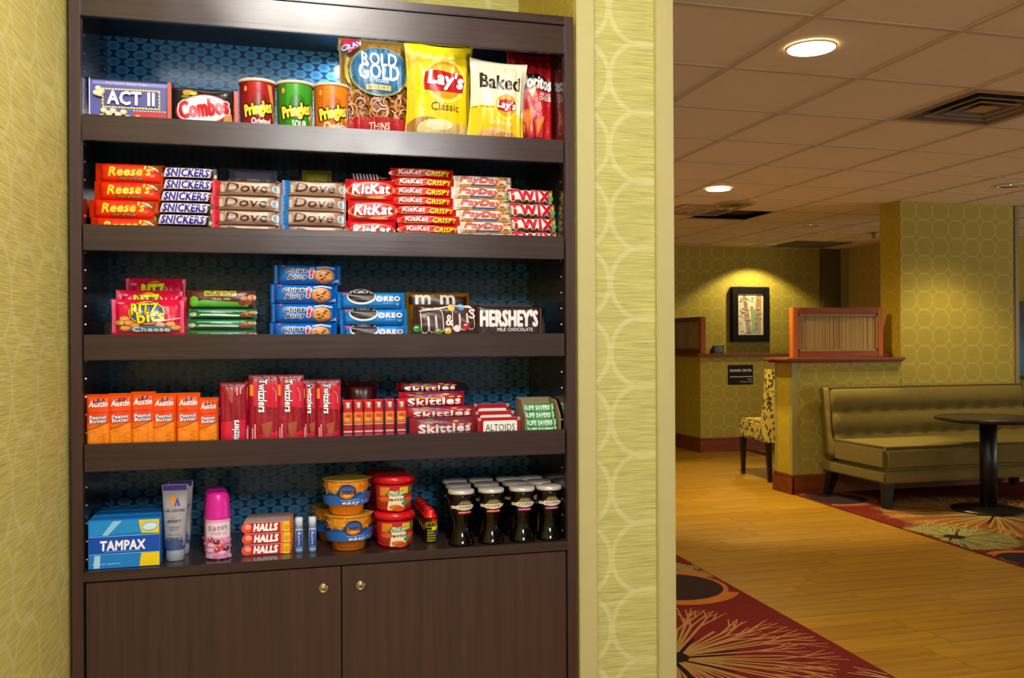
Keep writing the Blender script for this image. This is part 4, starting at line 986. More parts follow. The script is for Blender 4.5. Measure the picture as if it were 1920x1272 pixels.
for i, hh in enumerate(hs):
    g, S = pillow(x1 - x0, hh, .03, film('#1f6b3c' if i < 3 else '#4a2418'), .005, 0, 6, 4, 16, 10, .001, 0, i, .42); d = D(S, x1 - x0, hh, .0042, .0003, .00009); a_nv(i == 3)(d)
    put([('granola_bar', g.mesh('granola_bar')), ('printed_label', d.me())], ((x0 + x1) / 2 + random.uniform(-.002, .002), Y0 - .012, zz), (0, 0, 0), 'granola_bar', ['green granola bar at the bottom of the stack in the left bin', 'green granola bar, second from bottom in the left bin', 'green granola bar directly under the brown one in the left bin', 'brown granola bar with a yellow label on top of the green ones'][i], 'granola bar', 'granola bars'); zz += hh + .0001
def a_chips(d):
    d.text('Chips', -.34, .66, .30, .28, '#12204a', .06, .1, .08, '#e8f0fa', .035); d.text('Ahoy', -.32, .34, .28, .28, '#12204a', .06, .1, .08, '#e8f0fa', .035); d.text('!', .10, .56, .05, .46, '#d01c2c', .08, .1, 0, '#e8f0fa', .04)
    d.ell(.48, .44, .30, .78, '#b87038', 14); d.ell(.47, .47, .26, .66, '#d89450', 12); d.stroke([(.25, .82), (.5, .90), (.8, .80)], .003, '#cfe0f0')
    for (a, b) in ((.35, .6), (.5, .35), (.6, .6), (.42, .25), (.55, .5), (.38, .42)): d.ell(a, b, .05, .08, '#4a2410', 7)
    d.poly([(-.8, .93), (-.68, .99), (-.7, .82)], '#e04a6a'); d.poly([(.7, .08), (.93, .3), (.93, .12)], '#c8dcf4'); d.rect(0, .03, .8, .03, '#a8d0f0'); d.rect(-.93, .5, .03, .9, '#0c50a8')
stack('cookie_pack', (507, 633), 498, 4, 2, Y0 + .005, .045, '#1068c8', a_chips, 'blue chocolate chip cookie pack, %s of its stack', 'cookie pack', 'blue chip cookie packs', seed=31, su=.007, offs=[-.002, .001, .0, .006], ex=.45)
def a_oreo(d):
    d.ell(-.32, .72, .42, .95, '#f4f2ee', 22); d.ell(-.32, .80, .40, .86, '#1c1214', 22); d.ell(-.32, .88, .32, .55, '#3a2a2a', 18); d.rect(-.9, .5, .06, .9, '#0e6ac0')
    d.text('OREO', .47, .60, .36, .26, '#f6faff', .09, 0, .03, '#0c3c9c', .04); d.text('wafers', .45, .34, .14, .08, '#a8d0f4'); d.text('6', .75, .28, .035, .14, '#d8ecfc', .04); d.poly([(-.86, .98), (-.7, .98), (-.84, .74)], '#e04a8a'); d.rect(.1, .06, .7, .06, '#6ab8f0')
stack('cookie_pack', (636, 762), 549, 3, 2, Y0, .04, '#1a84d8', a_oreo, 'blue sandwich cookie pack, %s of its stack of three', 'cookie pack', 'blue sandwich cookie packs', seed=33, su=.006, offs=[.002, .001, -.003], ex=.45)
def a_mm(dark):
    def f(d):
        d.text('m m', .0, .52, .96 if 0 else .74, .56, '#4a2620' if dark else '#5c3010', .09, .05, .08, '#f0e8e8', .02); d.text('&', .05, .48, .1, .3, '#f0e8e8', .03); d.text('S', .74, .70, .10, .26, '#f0e8e8', .03)
        for (a, b, c) in ((.55, .28, '#d81c24'), (.0, .12, '#e8c020'), (.28, .2, '#f0e8e0'), (-.3, .1, '#7a9a2c'), (-.9, .2, '#2ca02c'), (.1, .9, '#e8c828'), (.4, .92, '#3a9ad8')): d.ell(a, b, .11, .2, c, 12); d.ell(a - .02, b + .04, .05, .05, '#fff', 6)
        d.stroke([(-.85, .78), (-.3, .86), (.2, .98), (.7, .9)], .003, '#d8ccc8')
    return f
front_bag('candy_bag', (775, 572, 899, 628), 2, YF + .050, .022, '#41211c', a_mm(True), 'dark brown candy-coated chocolate bag, foremost in the right bin of the middle shelf', 'candy bag', su=.006, sv=.0, waist=0, wr=.003, seed=41, rot=(0, 0, 0), zoff=BZ, pu=6, pv=4, cy0=.16)
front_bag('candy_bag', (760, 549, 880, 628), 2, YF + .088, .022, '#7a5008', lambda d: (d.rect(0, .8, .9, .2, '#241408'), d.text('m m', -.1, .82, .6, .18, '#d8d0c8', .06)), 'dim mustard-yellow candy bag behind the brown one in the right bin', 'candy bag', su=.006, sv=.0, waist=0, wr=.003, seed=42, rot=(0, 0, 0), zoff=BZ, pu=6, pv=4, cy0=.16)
def a_hersh(d):
    d.text("HERSHEY'S", -.02, .60, .86, .48, '#f2eaea', .06); d.text('MILK CHOCOLATE', .15, .20, .54, .1, '#e4d4d4', .04); d.rect(.95, .5, .02, .9, '#7a5a58')
zt = P(960, 576, Y=YF + .045).z; x0, x1 = px_span(893, 1016, 600, YF + .045)
for i in range(2):
    g, S = pillow(x1 - x0, zt - SURF[2] - BZ - i * 0, .011, film('#331714'), .004, 0, 8, 8, 14, 10, .0004, 0, 3, .4); d = D(S, x1 - x0, zt - SURF[2] - BZ, .0042, .0003, .00009); d.cy0 = .14; a_hersh(d)
    put([('chocolate_bar', g.mesh('chocolate_bar')), ('printed_label', d.me())], ((x0 + x1) / 2 + i * .003, YF + .045 + i * .0125, SURF[2] + BZ + .0002), (0, 0, 0), 'chocolate_bar', ['dark maroon milk chocolate bar with big white letters, front of the right bin', 'maroon chocolate bar standing directly behind the white-lettered one'][i], 'candy bar')
q = G(); q.box(-.062, .062, 0, .09, 0, .072, card('#2c1a18'), .001); cb = obj('chocolate_carton', q, None, ((x0 + x1) / 2 - .002, YF + .085, SURF[2] + BZ), label='dark carton with a pale strip label behind the maroon bars', cat='carton')
q = G(); q.box(-.045, .04, -.0004, 0, .055, .066, card('#a8a090')); obj('strip_label', q, cb)

# ---------------------------------------------------------------- shelf 4
def a_austin(d):
    d.rect(0, .75, .97, .49, '#f0480c'); d.poly([(-.97, 0), (.97, 0), (.97, .50), (.4, .46), (-.2, .40), (-.97, .36)], '#f58a14'); d.stroke([(-.97, .365), (-.2, .41), (.4, .47), (.97, .505)], .0014, '#8a4a10')
    d.ell(.15, .875, .5, .12, '#8a1c10'); d.text('Austin', .03, .835, .74, .095, '#f8f4ee', .05, .2, .03); d.stroke([(-.85, .68), (.85, .69)], .0008, '#b03008')
    d.text('Peanut', .02, .60, .66, .06, '#fbf4ec', .05, .1, .05, '#2c3c8c', .04); d.text('Butter', .04, .535, .66, .06, '#fbf4ec', .05, .1, .05, '#2c3c8c', .04)
    rs = random.Random(5)
    for i in range(7): a = rs.uniform(-.6, .4); b = .08 + i * .045; d.stroke([(a, b), (a + .2, b + .008), (a + .45, b - .004)], .0008, '#d06c10')
    d.rect(.1, .06, .6, .012, '#9a4a10')
aus = [((166, 209), 740, -.05), ((208, 250), 738, -.03), ((249, 292), 735, -.02), ((289, 331), 738, -.03), ((333, 376), 737, -.03), ((374, 410), 746, -.04)]
nm = ['leftmost', 'second from left', 'third from left', 'fourth from left', 'fifth from left', 'rightmost and lowest']
me_c = None
for i, ((a, b), yt, tl) in enumerate(aus):
    Y = YF + .037 + (.002 if i % 2 else 0); x0, x1 = px_span(a, b, 785, Y); zt = P((a + b) / 2, yt, Y=Y).z; w = .0415 * (1 if i < 5 else .86); h = zt - SURF[3]
    g, S = pillow(w, h, .034, film('#ee6a10'), .001, .003, 9, 9, 12, 16, .0008, 0, i, .3); d = D(S, w, h, .0042, .0003, .00009); a_austin(d)
    put([('cracker_pack', g.mesh('cracker_pack')), ('printed_label', d.me())], ((x0 + x1) / 2 - .001, Y, SURF[3] + .0003), (0, 0, 0), 'cracker_pack', 'upright orange cracker pack, %s in the row of six' % nm[i], 'cracker pack', 'orange cracker packs')
back_pack((316, 748, 345), 3, YF + .075, .03, '#e05a10', lambda d: None, 'orange cracker pack standing behind the gap in the front row', 'cracker_pack', 'cracker pack')
def a_twz(up, txt=True):
    def f(d):
        d.rect(0, .5, .94, .97, '#9c0c24'); d.rect(0, .95, .96, .09, '#7a0c18')
        for i in range(9): d.stroke([(-.8 + i * .2, .1), (-.8 + i * .2 + .03, .5), (-.8 + i * .2, .86)], .0012, '#6c0616' if i % 2 else '#b81830')
        if up:
            d.poly([(-.7, .9), (.95, .9), (.95, .52), (-.7, .56)], '#d01434'); d.rect(-.8, .78, .12, .16, '#e89030'); d.text('Twizzlers', -.10, .72, 1.38, .036 * 4, '#ffffff', .08, .12, -pi / 2, '#161640', .04) if 0 else None
            twv(d, -.12, .70, .46, 1)
            d.poly([(-.9, .02), (.95, .02), (.95, .2), (-.9, .12)], '#d01434'); d.poly([(-.2, .3), (.5, .34), (.3, .05), (.0, .05)], '#a85030'); d.stroke([(-.6, .05), (-.6, .3)], .002, '#f0b8c0'); d.stroke([(-.75, .05), (-.75, .25)], .0015, '#f0b8c0'); d.stroke([(.5, .82), (.72, .74), (.72, .62)], .0012, '#e89a90')
        else:
            d.poly([(-.95, .02), (.95, .02), (.95, .42), (-.95, .38)], '#d01434'); twv(d, .18, .20, .42, -1)
            d.stroke([(.3, .80), (.3, .92)], .002, '#f0b8c0'); d.stroke([(.55, .82), (.55, .93)], .002, '#f0b8c0'); d.poly([(-.45, .9), (.0, .86), (-.05, .66), (-.35, .74)], '#a85030')
    return f
def twv(d, cx, cy, L, sg):
    u, v = d.uv(cx, cy); Lm = L * d.h; hm = d.w * .26
    for (rad, c) in ((.0016, '#161640'), (.0006, '#ffffff')):
        vs, ts = ttris('Twizzlers', .05, .1); st = d.step; d.off += st; d.step = .000012
        for q in range(6): d._emit([(u + sg * b * hm + rad * cos(q * pi / 3), v - sg * a * Lm + rad * sin(q * pi / 3)) for (a, b) in vs], ts, ink(c))
        d.step = st
tw = [((413, 462), 718, False, .030, 'leftmost, its lettering at the bottom'), ((459, 488), 714, True, .045, 'partly hidden at left of the tall middle pair'), ((466, 526), 703, True, .032, 'tall, left one of the middle pair'), ((502, 540), 712, True, .047, 'behind the gap of the tall pair'), ((518, 570), 703, True, .030, 'tall, right one of the middle pair'), ((566, 600), 712, True, .045, 'dark, between the tall pair and the right end'), ((592, 639), 712, True, .033, 'rightmost beside the clear bin')]
for i, ((a, b), yt, up, dy, lb) in enumerate(tw):
    Y = YF + dy + .004; x0, x1 = px_span(a, b, 765, Y); zt = P((a + b) / 2, yt, Y=Y).z; w = x1 - x0; h = zt - SURF[3]
    g, S = pillow(w, h, .010, film('#9c0c24'), .002, .006, 6, 10, 12, 18, .0014, 0, i, .35); d = D(S, w, h, .0042, .0003, .00009); a_twz(up)(d)
    put([('licorice_pack', g.mesh('licorice_pack')), ('printed_label', d.me())], ((x0 + x1) / 2, Y, SURF[3] + .0003), (0, 0, 0), 'licorice_pack', 'tall red licorice pack, ' + lb, 'licorice pack', 'red licorice packs')
# orange-labelled sticks
def a_stick(d):
    d.rect(0, .56, .92, .26, '#f08020'); d.ell(.1, .60, .7, .10, '#d83818', 8); d.ell(-.2, .52, .6, .08, '#f8c030', 8); d.rect(0, .86, .44, .14, '#6a8a5c'); d.rect(0, .86, .22, .12, '#d8d8d0'); d.rect(0, .40, .9, .03, '#f4c0b0'); d.rect(0, .22, .88, .04, '#f8d8d8'); d.rect(0, .12, .8, .08, '#e84a6c')
g0, S0 = pillow(.0185, .078, .012, film('#c41828'), .0, .002, 4, 8, 8, 14, .0004, 0, 2, .4); d = D(S0, .0185, .078, .004, .0003, .00008); a_stick(d); m0, m1 = g0.mesh('candy_stick'), d.me()
for i, xp in enumerate((652, 672, 691, 710, 731, 753)):
    Y = YF + .038; p = P(xp, 790, Y=Y)
    put([('candy_stick', m0), ('printed_label', m1)], (p.x, Y + .001 * i, SURF[3] + BZ + .0003 - (0.0 if i < 5 else 0)), (0, 0.0, 0), 'candy_stick', 'red candy stick with an orange label, %s of six in the clear bin' % ['leftmost', 'second from left', 'third from left', 'fourth from left', 'fifth from left', 'rightmost'][i], 'candy', 'orange-labelled sticks')
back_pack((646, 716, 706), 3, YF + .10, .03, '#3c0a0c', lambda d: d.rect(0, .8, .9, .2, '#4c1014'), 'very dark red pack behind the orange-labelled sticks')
def a_skit(big):
    def f(d):
        rs = random.Random(8)
        d.poly([(-.85, .7), (-.2, .84), (.5, .72), (.9, .86), (.9, .98), (-.85, .98)], '#8a1430')
        for i in range(12): d.ell(rs.uniform(-.8, .85), rs.uniform(.62, .92), .10, .13, rs.choice(['#f0a020', '#4ca030', '#e84c1c', '#7a3aa0', '#f0d020']), 9)
        d.poly([(-.85, .55), (-.1, .62), (.4, .5), (-.1, .52)], '#f4b830')
        d.text('Skittles', .05, .50 if big else .34, .80, .38 if big else .5, '#ffffff', .07, 0, .03, '#b01030', .02)
    return f
zb_ = SURF[3] + BZ; zz = zb_; rows = [(.040, (768, 888), True, .036), (.021, (757, 888), False, .044), (.028, (748, 870), False, .052), (.018, (742, 860), False, .070)]
for i, (hh, (a, b), big, dy) in enumerate(rows):
    Y = YF + dy + .002; x0, x1 = px_span(a, b, 790, Y)
    g, S = pillow(x1 - x0, hh, .026, film('#b8122c' if i < 3 else '#5c0c18'), .005, 0, 6, 4, 16, 10, .0014, 0, i + 3, .42); d = D(S, x1 - x0, hh, .0042, .0003, .00009); a_skit(big)(d)  # top pack's darker film carries the shelf's shade in its colour
    put([('fruit_candy_pack', g.mesh('fruit_candy_pack')), ('printed_label', d.me())], ((x0 + x1) / 2, Y, zz + .0002), (0, 0, 0), 'fruit_candy_pack', ['red fruit candy pack with large white lettering at the bottom of its stack', 'red fruit candy pack, second from bottom of its stack', 'red fruit candy pack, third from bottom of its stack', 'dark red fruit candy pack on top of its stack, coloured as in shadow'][i], 'candy pack', 'red fruit candy packs'); zz += hh + .0003
# mint tins
def tin(a, b, yt, Y, label, i):
    x0, x1 = px_span(a, b, 790, Y); w = x1 - x0; h = P((a + b) / 2, yt, Y=Y).z - SURF[3]
    g = G(); g.box(-w / 2, w / 2, 0, .02, 0, h, mat('tin_red_enamel', '#b8141c', .25, .2), .006)
    d = D(flat_surf(0), w, h, 9); 
    def rr_(cx, cy, W_, H_, c, r=.12):
        pts = []
        for (sx, sy, a0) in ((1, 1, 0), (-1, 1, 90), (-1, -1, 180), (1, -1, 270)):
            for k in range(5): t = math.radians(a0 + k * 22.5); pts.append((cx + sx * (W_ - r) + r * cos(t), cy + sy * (H_ / 2 - r * .6) + r * .6 * sin(t)))
        d.poly(pts, c)
    rr_(0, .48, .80, .76, '#f4efe8'); d.text('ALTOIDS', 0, .52, .70, .34, '#241c18', -.005); d.text('PEPPERMINT', 0, .24, .5, .09, '#a81c20', .02)
    rim = G(); rim.box(-w / 2 - .0004, w / 2 + .0004, .007, .0085, -.0, h + .0004, mat('tin_rim', '#d8c8c0', .3, .8), .0005)
    put([('mint_tin', g.mesh('mint_tin')), ('printed_label', d.me()), ('lid_seam', rim.mesh('lid_seam'))], ((x0 + x1) / 2, Y, SURF[3] + .0004), (0, 0, 0), 'mint_tin', label, 'tin', 'red mint tins')
tin(898, 977, 784, YF + .022, 'red and white mint tin, foremost of three', 0); tin(893, 966, 772, YF + .055, 'red and white mint tin in the middle of three', 1); tin(890, 956, 758, YF + .092, 'red and white mint tin at the back of the three', 2)
# carton of rolls
x0, x1 = px_span(984, 1050, 780, YF + .03); w = x1 - x0; ch = P(1010, 746, Y=YF + .075).z - SURF[3]
r = thing('roll_carton', 'open tan carton holding green candy rolls at the right end of the fourth shelf', 'carton', ((x0 + x1) / 2, YF + .026, SURF[3] + .0003)); kb = card('#a89468')
for (nm_, a) in (('carton_wall', (-w / 2, -w / 2 + .0015, 0, .075, 0, ch)), ('carton_wall', (w / 2 - .0015, w / 2, 0, .075, 0, ch)), ('carton_wall', (-w / 2, w / 2, .075, .0765, 0, ch)), ('carton_base', (-w / 2, w / 2, 0, .075, 0, .0015)), ('carton_front', (-w / 2, w / 2, 0, .0015, 0, .008))):
    q = G()
    if nm_ == 'carton_wall' and a[3] == .075: q.prism([(0, .0), (.075, .0), (.075, ch), (.03, ch - .004), (0, ch * .55)], 'x', a[0], a[1], kb)
    else: q.box(*a, kb)
    obj(nm_, q, r)
def rollmesh():
    L = w - .012; R = .0085; g = G(); S_ = lambda u, v, off=0: (u, -(R + off) * cos((v - R) / R), (R + off) * sin((v - R) / R) + R)
    prof = [(.002, -L / 2), (R * .9, -L / 2), (R, -L / 2 + .002), (R, L / 2 - .002), (R * .9, L / 2), (.002, L / 2)]
    gg = G(); gg.lathe(prof, film('#3aa84a'), 16); M_ = Matrix.Rotation(pi / 2, 4, 'Y')
    g.add([tuple(M_ @ Vector(v) + Vector((0, 0, R))) for v in gg.v], gg.f, film('#3aa84a'), True)
    d = D(S_, L, 2 * R, .008); d.rect(0, .5, .97, 1.1, '#2c9a3c'); d.poly([(-.9, .1), (.9, .1), (.5, .35), (-.5, .2)], '#9ad86c'); d.text('LIFE SAVERS', -.05, .58, .78, .5, '#f4faf0', .06, 0, 0, '#1c5a8a', .03); d.rect(-.93, .5, .05, .9, '#d8e8d8'); d.rect(.93, .5, .05, .9, '#d8e8d8')
    return g.mesh('candy_roll'), d.me()
rm = rollmesh()
for i in range(4):
    put([('candy_roll', rm[0]), ('printed_label', rm[1])], ((x0 + x1) / 2 - .001 + .001 * (i % 2), YF + .026 + .0115 + i * .0088, SURF[3] + .002 + i * .0146), (0, 0, random.uniform(-.02, .02)), 'candy_roll', 'green and white candy roll in the tan carton, %s of four' % ['lowest', 'second from bottom', 'third from bottom', 'topmost'][i], 'candy roll', 'green candy rolls')

# ---------------------------------------------------------------- counter
def a_tamp(d):
    d.poly([(-.97, .68), (.48, .72), (.42, .97), (-.97, .97)], '#1c8fd8'); d.rect(0, .16, .97, .30, '#1680d0'); d.poly([(.40, .97), (.98, .97), (.98, .68), (.48, .70)], '#f0d010'); d.poly([(.42, .02), (.98, .02), (.98, .34), (.48, .32)], '#f0d010')
    d.ell(.72, .83, .24, .20, '#7ac4e8', 18, .12); d.ell(.72, .83, .20, .14, '#d8eef4', 16, .12)
    d.rect(0, .48, .98, .36, '#0a4cb8'); d.rect(0, .66, .98, .014, '#6cc8f0'); d.rect(0, .30, .98, .014, '#6cc8f0'); d.text('TAMPAX', -.04, .47, .62, .19, '#f8fcff', .05, .05); d.rect(-.05, .345, .5, .01, '#6cc8f0')
    d.poly([(-.45, .68), (-.62, .68), (-.3, .97), (-.05, .97)], '#8cccf0'); d.poly([(-.85, .02), (-.68, .02), (-.66, .28), (-.82, .28)], '#a8dcf4'); d.text('20 plastic tampons', -.5, .10, .38, .05, '#bfe4f8')
for i, (a, b, yt, dy, lb) in enumerate(((165, 300, 987, .018, 'foremost'), (174, 303, 977, .062, 'middle'), (186, 306, 967, .106, 'rearmost'))):
    Y = YF + dy - (.004 if i == 0 else 0); x0, x1 = px_span(a, b, 1020, Y); zt = .785 + .0865
    cardbox('tampon_box', x0, x1, Y, SURF[4] + .0003, zt, .040, '#1478c8', a_tamp, 'blue and yellow tampon box, %s of three on the bottom shelf' % lb, 'box', 'blue tampon boxes')
# gel tubes
def gel(xp, Y, label, front):
    p = P(xp, 1050, Y=Y); H = .138 ; W0 = .047
    def wz(z): t = (z - .022) / (H - .022); return W0 * (.76 + .24 * max(0, t))
    def dz(z): t = max(0, min(1, (z - .022) / (H - .03))); return .017 * (1 - t ** 1.4) + .0012
    g = G(); nz2 = 14; na = 24; vs = []; fs = []
    for j in range(nz2 + 1):
        z = .022 + (H - .022) * j / nz2
        for i in range(na): a = 2 * pi * i / na; vs.append((wz(z) / 2 * cos(a), dz(z) * sin(a), z))
    for j in range(nz2):
        for i in range(na): k = (i + 1) % na; fs.append((j * na + i, j * na + k, (j + 1) * na + k, (j + 1) * na + i))
    fs += [tuple(range(na))[::-1], tuple(nz2 * na + i for i in range(na))]
    g.add(vs, fs, mat('gel_tube_grey', '#a4a2a8', .25), True)
    def S_(u, v, off=0):
        W2 = wz(v) / 2 + .0; a = max(-1, min(1, u / W2)); return (u, -(dz(v) * sqrt(max(0, 1 - a * a)) + off + .0003), v)
    d = D(S_, .042, H, .006); d.rect(0, .955, 1.0, .07, '#3a34a0'); d.rect(0, .22, .88, .12, '#3c5488'); 
    d.poly([(-.35, .82), (-.1, .88), (.1, .80), (-.1, .74), (-.3, .76)], '#f0902c'); d.poly([(.0, .72), (.25, .84), (.5, .72), (.3, .72), (.22, .77), (.12, .72)], '#6a2a9c')
    d.text('L.A. LOOKS', .0, .665, .84, .035, '#2a2a34', .03); d.text('SPORT', .02, .525, .56, .03, '#3a3a44', .06, .3); d.text('GEL', 0, .57, .2, .025, '#d88040'); d.text('COMPOUND', .0, .45, .5, .018, '#4a4a54'); d.text('HAIR GEL', .0, .42, .36, .018, '#4a4a54'); d.text('XTREME HOLD', 0, .35, .6, .018, '#4a4a54'); d.text('XTREME 5', .0, .30, .66, .03, '#2a2a30', .06, .1)
    cp = G(); cp.lathe([(.0155, 0), (.0165, .001), (.0165, .018), (.015, .0215), (.004, .0222)], mat('gel_cap', '#9aa0ac', .25), 24)
    put([('gel_tube', g.mesh('gel_tube')), ('printed_label', d.me()), ('cap', cp.mesh('cap'))], (p.x, Y, SURF[4] + .0003), (0, 0, -.1), 'gel_tube', label, 'tube', 'hair gel tubes')
gel(329, YF + .055, 'silver-grey hair gel tube with a violet top edge, front one', True); gel(339, YF + .105, 'second hair gel tube standing behind the silver-grey front one', False)
# pink spray cans
def spray(xp, Y, label):
    p = P(xp, 1040, Y=Y); H = .122; R = .0225; g = G(); pk = mat('pink_can_lithograph', '#e08cbc', .28)
    g.lathe([(R * .92, 0), (R, .002), (R, .072), (R * .97, .075)], pk, 32); b_ = G(); b_.lathe([(R * .95, .0002), (R + .0006, .0008), (R + .0006, .0035), (R, .004)], mat('can_steel', '#c8c4c8', .25, 1), 32, caps=False)
    d = D(cyl_surf(lambda z: R), 2 * R, .075, .005); d.rect(0, .5, 1.2, .94, '#e8a4cc'); d.rect(0, .72, 1.1, .36, '#f4dce8')
    rs = random.Random(6)
    for i in range(26): d.ell(rs.uniform(-1.1, 1.1), rs.uniform(.05, .5), .3, .1, rs.choice(['#d880b8', '#f0b8d8', '#e094c8']), 9)
    d.text('Satin', -.05, .80, .7, .12, '#7a6a80', .0, .2, .1); d.text('SHAVE GEL', .1, .66, .6, .05, '#9a7a90')
    for (a, b, c) in ((-.1, .45, '#5c2a44'), (.15, .34, '#e03c50'), (-.05, .26, '#d83040'), (.3, .42, '#f0707c'), (.55, .28, '#4a2440'), (-.5, .52, '#c83c50')): d.ell(a, b, .24, .11, c, 12); d.ell(a - .04, b + .02, .07, .03, '#fff', 6)
    c_ = G(); c_.lathe([(R * 1.02, .074), (R * 1.03, .080), (R * .98, .084), (R * .98, .098), (R * .93, .104), (R * .91, .112), (R * .80, .119), (R * .5, H), (.0005, H)], mat('magenta_cap', '#d8209c', .25), 32, caps=False)
    put([('spray_can', g.mesh('spray_can')), ('printed_label', d.me()), ('steel_rim', b_.mesh('steel_rim')), ('cap', c_.mesh('cap'))], (p.x, Y, SURF[4] + .0002), (0, 0, .05), 'spray_can', label, 'can', 'pink spray cans')
spray(409, YF + .050, 'pink spray can with a magenta cap and cherries, front one'); spray(406, YF + .100, 'second pink spray can right behind the front one')
# cough drop sticks
def a_halls(d):
    d.ell(-.86, .5, .22, .9, '#e8502c', 12); d.ell(-.80, .62, .14, .5, '#f8a48c', 9); d.text('HALLS', -.06, .52, .50, .62, '#ffffff', .10, .18, .0, '#7a0c14', .02); d.rect(.82, .5, .14, .94, '#f0cc20'); d.rect(.62, .5, .05, .9, '#f08a3c'); d.ell(.84, .45, .14, .5, '#e8a020', 9); d.rect(0, .98, .95, .03, '#f4c8c8')
xa, xb = px_span(456, 545, 1020, YF + .045); w = xb - xa; hh = .0203
g = G(); g.box(-w / 2, w / 2, 0, .0205, 0, hh, card('#d01c24'), .0012); g.box(-w / 2 + .001, w / 2 - .001, .001, .0195, hh, hh + .0002, card('#b8b0a8'))
d = D(flat_surf(0), w, hh, 9); a_halls(d); yb_ = G(); yb_.box(w / 2, w / 2 + .0004, .001, .0195, .001, hh - .001, card('#e8c820'))
mh = [g.mesh('cough_drop_stick'), d.me(), yb_.mesh('end_flap')]
for k in range(4):
    for j in range(3):
        lvl = ['bottom', 'middle', 'top'][j]; rw = ['front row', 'second row', 'third row', 'rear row'][k]
        put([('cough_drop_stick', mh[0]), ('printed_label', mh[1]), ('end_flap', mh[2])], ((xa + xb) / 2 + k * .0022 + (.001 if j == 1 else 0), YF + .045 + k * .0235, SURF[4] + .0003 + j * (hh + .0004)), (0, 0, 0), 'cough_drop_stick', 'red cough drop stick with white lettering, %s of the %s' % (lvl, rw), 'candy', 'red cough drop sticks')
# lip balm
def balm(xp, label):
    Y = YF + .052; p = P(xp, 1040, Y=Y); H = .066; R = .0072; g = G(); g.lathe([(R, 0), (R, .044), (R * .96, .0455)], mat('balm_tube', '#a8c8e8', .25), 20)
    d = D(cyl_surf(lambda z: R), 2 * R, .045, .003); d.rect(0, .6, .75, .66, '#2c44a8'); u, v = d.uv(0, .6)
    vs, ts = ttris('Balm', .04, 0); d._emit([(u + b * R * .7, v - a * .024) for (a, b) in vs], ts, ink('#e8f0fa')); d.rect(0, .12, .9, .1, '#88b4e0')
    c_ = G(); c_.lathe([(R * 1.02, .0455), (R * 1.02, H - .001), (R * .8, H)], mat('balm_cap', '#c8d8ec', .2), 20); d2 = None
    put([('lip_balm', g.mesh('lip_balm')), ('printed_label', d.me()), ('cap', c_.mesh('cap'))], (p.x, Y, SURF[4] + .0002), (0, 0, 0), 'lip_balm', label, 'lip balm', 'lip balm tubes')
balm(561, 'light blue lip balm tube beside the cough drops, left of the two'); balm(586, 'light blue lip balm tube beside the yellow cups, right of the two')
# yellow cups
def cupmesh(R1, R0, H, body, art, lidm, tab, ribbed=False):
    rf = lambda z: R0 + (R1 - R0) * z / H
    g = G(); g.lathe([(R0 * .9, 0), (R0 * .97, .0015), (rf(H * .28), H * .28), (rf(H * .285) + .0012, H * .285), (rf(H * .97) + .0012, H * .97), (R1 + .002, H * .975), (R1 + .002, H)], mat(body[0], body[1], .3), 36)
    d = D(cyl_surf(lambda z: rf(z) + .0014), 2 * R1, H, .006); art(d)
    return g, d
def a_mac(d):
    d.rect(0, .64, 1.55, .66, '#2a66b8'); rs = random.Random(2)
    d.rect(0, .82, 1.55, .30, '#e89828')
    for i in range(60):
        a = rs.uniform(-1.5, 1.5); b = rs.uniform(.66, .94); t0 = rs.uniform(0, 6); d.stroke([(a + .10 * cos(t0 + q * .6), b + .05 * sin(t0 + q * .6)) for q in range(4)], .0022, rs.choice(['#f8c050', '#e07818', '#f4a834']))
    d.poly([(-1.4, .58), (-.5, .60), (.4, .56), (.8, .68), (1.4, .66), (1.4, .32), (-1.4, .32)], '#2a66b8')
    d.ell(.0, .70, .36, .46, '#12305c', 20); d.ell(.0, .69, .30, .36, '#d87c28', 20); d.ell(.0, .78, .28, .18, '#3a5ca8', 18); d.text('CHEESE', 0, .69, .30, .09, '#10204a', .05); d.rect(0, .60, .12, .06, '#f0b840')
    d.text('original', .1, .47, .36, .05, '#d8e4f4'); d.text('easy', .16, .37, .34, .10, '#e8f0fa', .04, .2); d.text('2.2', .72, .42, .18, .06, '#d8e4f4'); d.ell(1.05, .52, .3, .2, '#5a4a8c', 14); d.text('macaroni', -.05, .2, .4, .04, '#b85c10', .02)
HM = .0655
gm, dm = cupmesh(.0415, .0315, HM, ('orange_cup', '#f08c1c'), a_mac, None, True)
lm = G(); lm.lathe([(.0435, HM), (.0455, HM + .0004), (.046, HM + .0014), (.0445, HM + .0022), (.040, HM + .0018), (.0005, HM + .0021)], mat('foil_lid_yellow', '#d8ac38', .35, .3), 40, caps=False)
lm.prism([(.040, -.014), (.048, -.006), (.050, 0), (.048, .006), (.040, .014)], 'z', HM + .0008, HM + .0018, MC['foil_lid_yellow'])
mm = [gm.mesh('pasta_cup'), dm.me(), lm.mesh('foil_lid')]
def cup(parts, name, xp, Y, lvl, hh_, rz, label, cat, group, lids):
    p = P(xp + (3 if 'soup' in name else -2), 1030, Y=Y); put([(name, parts[0]), ('printed_label', parts[1]), (lids, parts[2])], (p.x, Y, SURF[4] + .0003 + lvl * hh_), (0, 0, rz), name, label, cat, group)
cup(mm, 'pasta_cup', 656, YF + .062, 0, HM + .0025, .12, 'orange and blue pasta cup at the bottom of the front stack', 'cup', 'orange pasta cups', 'foil_lid')
cup(mm, 'pasta_cup', 652, YF + .064, 1, HM + .0025, -.05, 'orange and blue pasta cup on top of the front stack', 'cup', 'orange pasta cups', 'foil_lid')
cup(mm, 'pasta_cup', 630, YF + .155, 0, HM + .0025, .3, 'orange pasta cup behind and left of the front stack', 'cup', 'orange pasta cups', 'foil_lid')
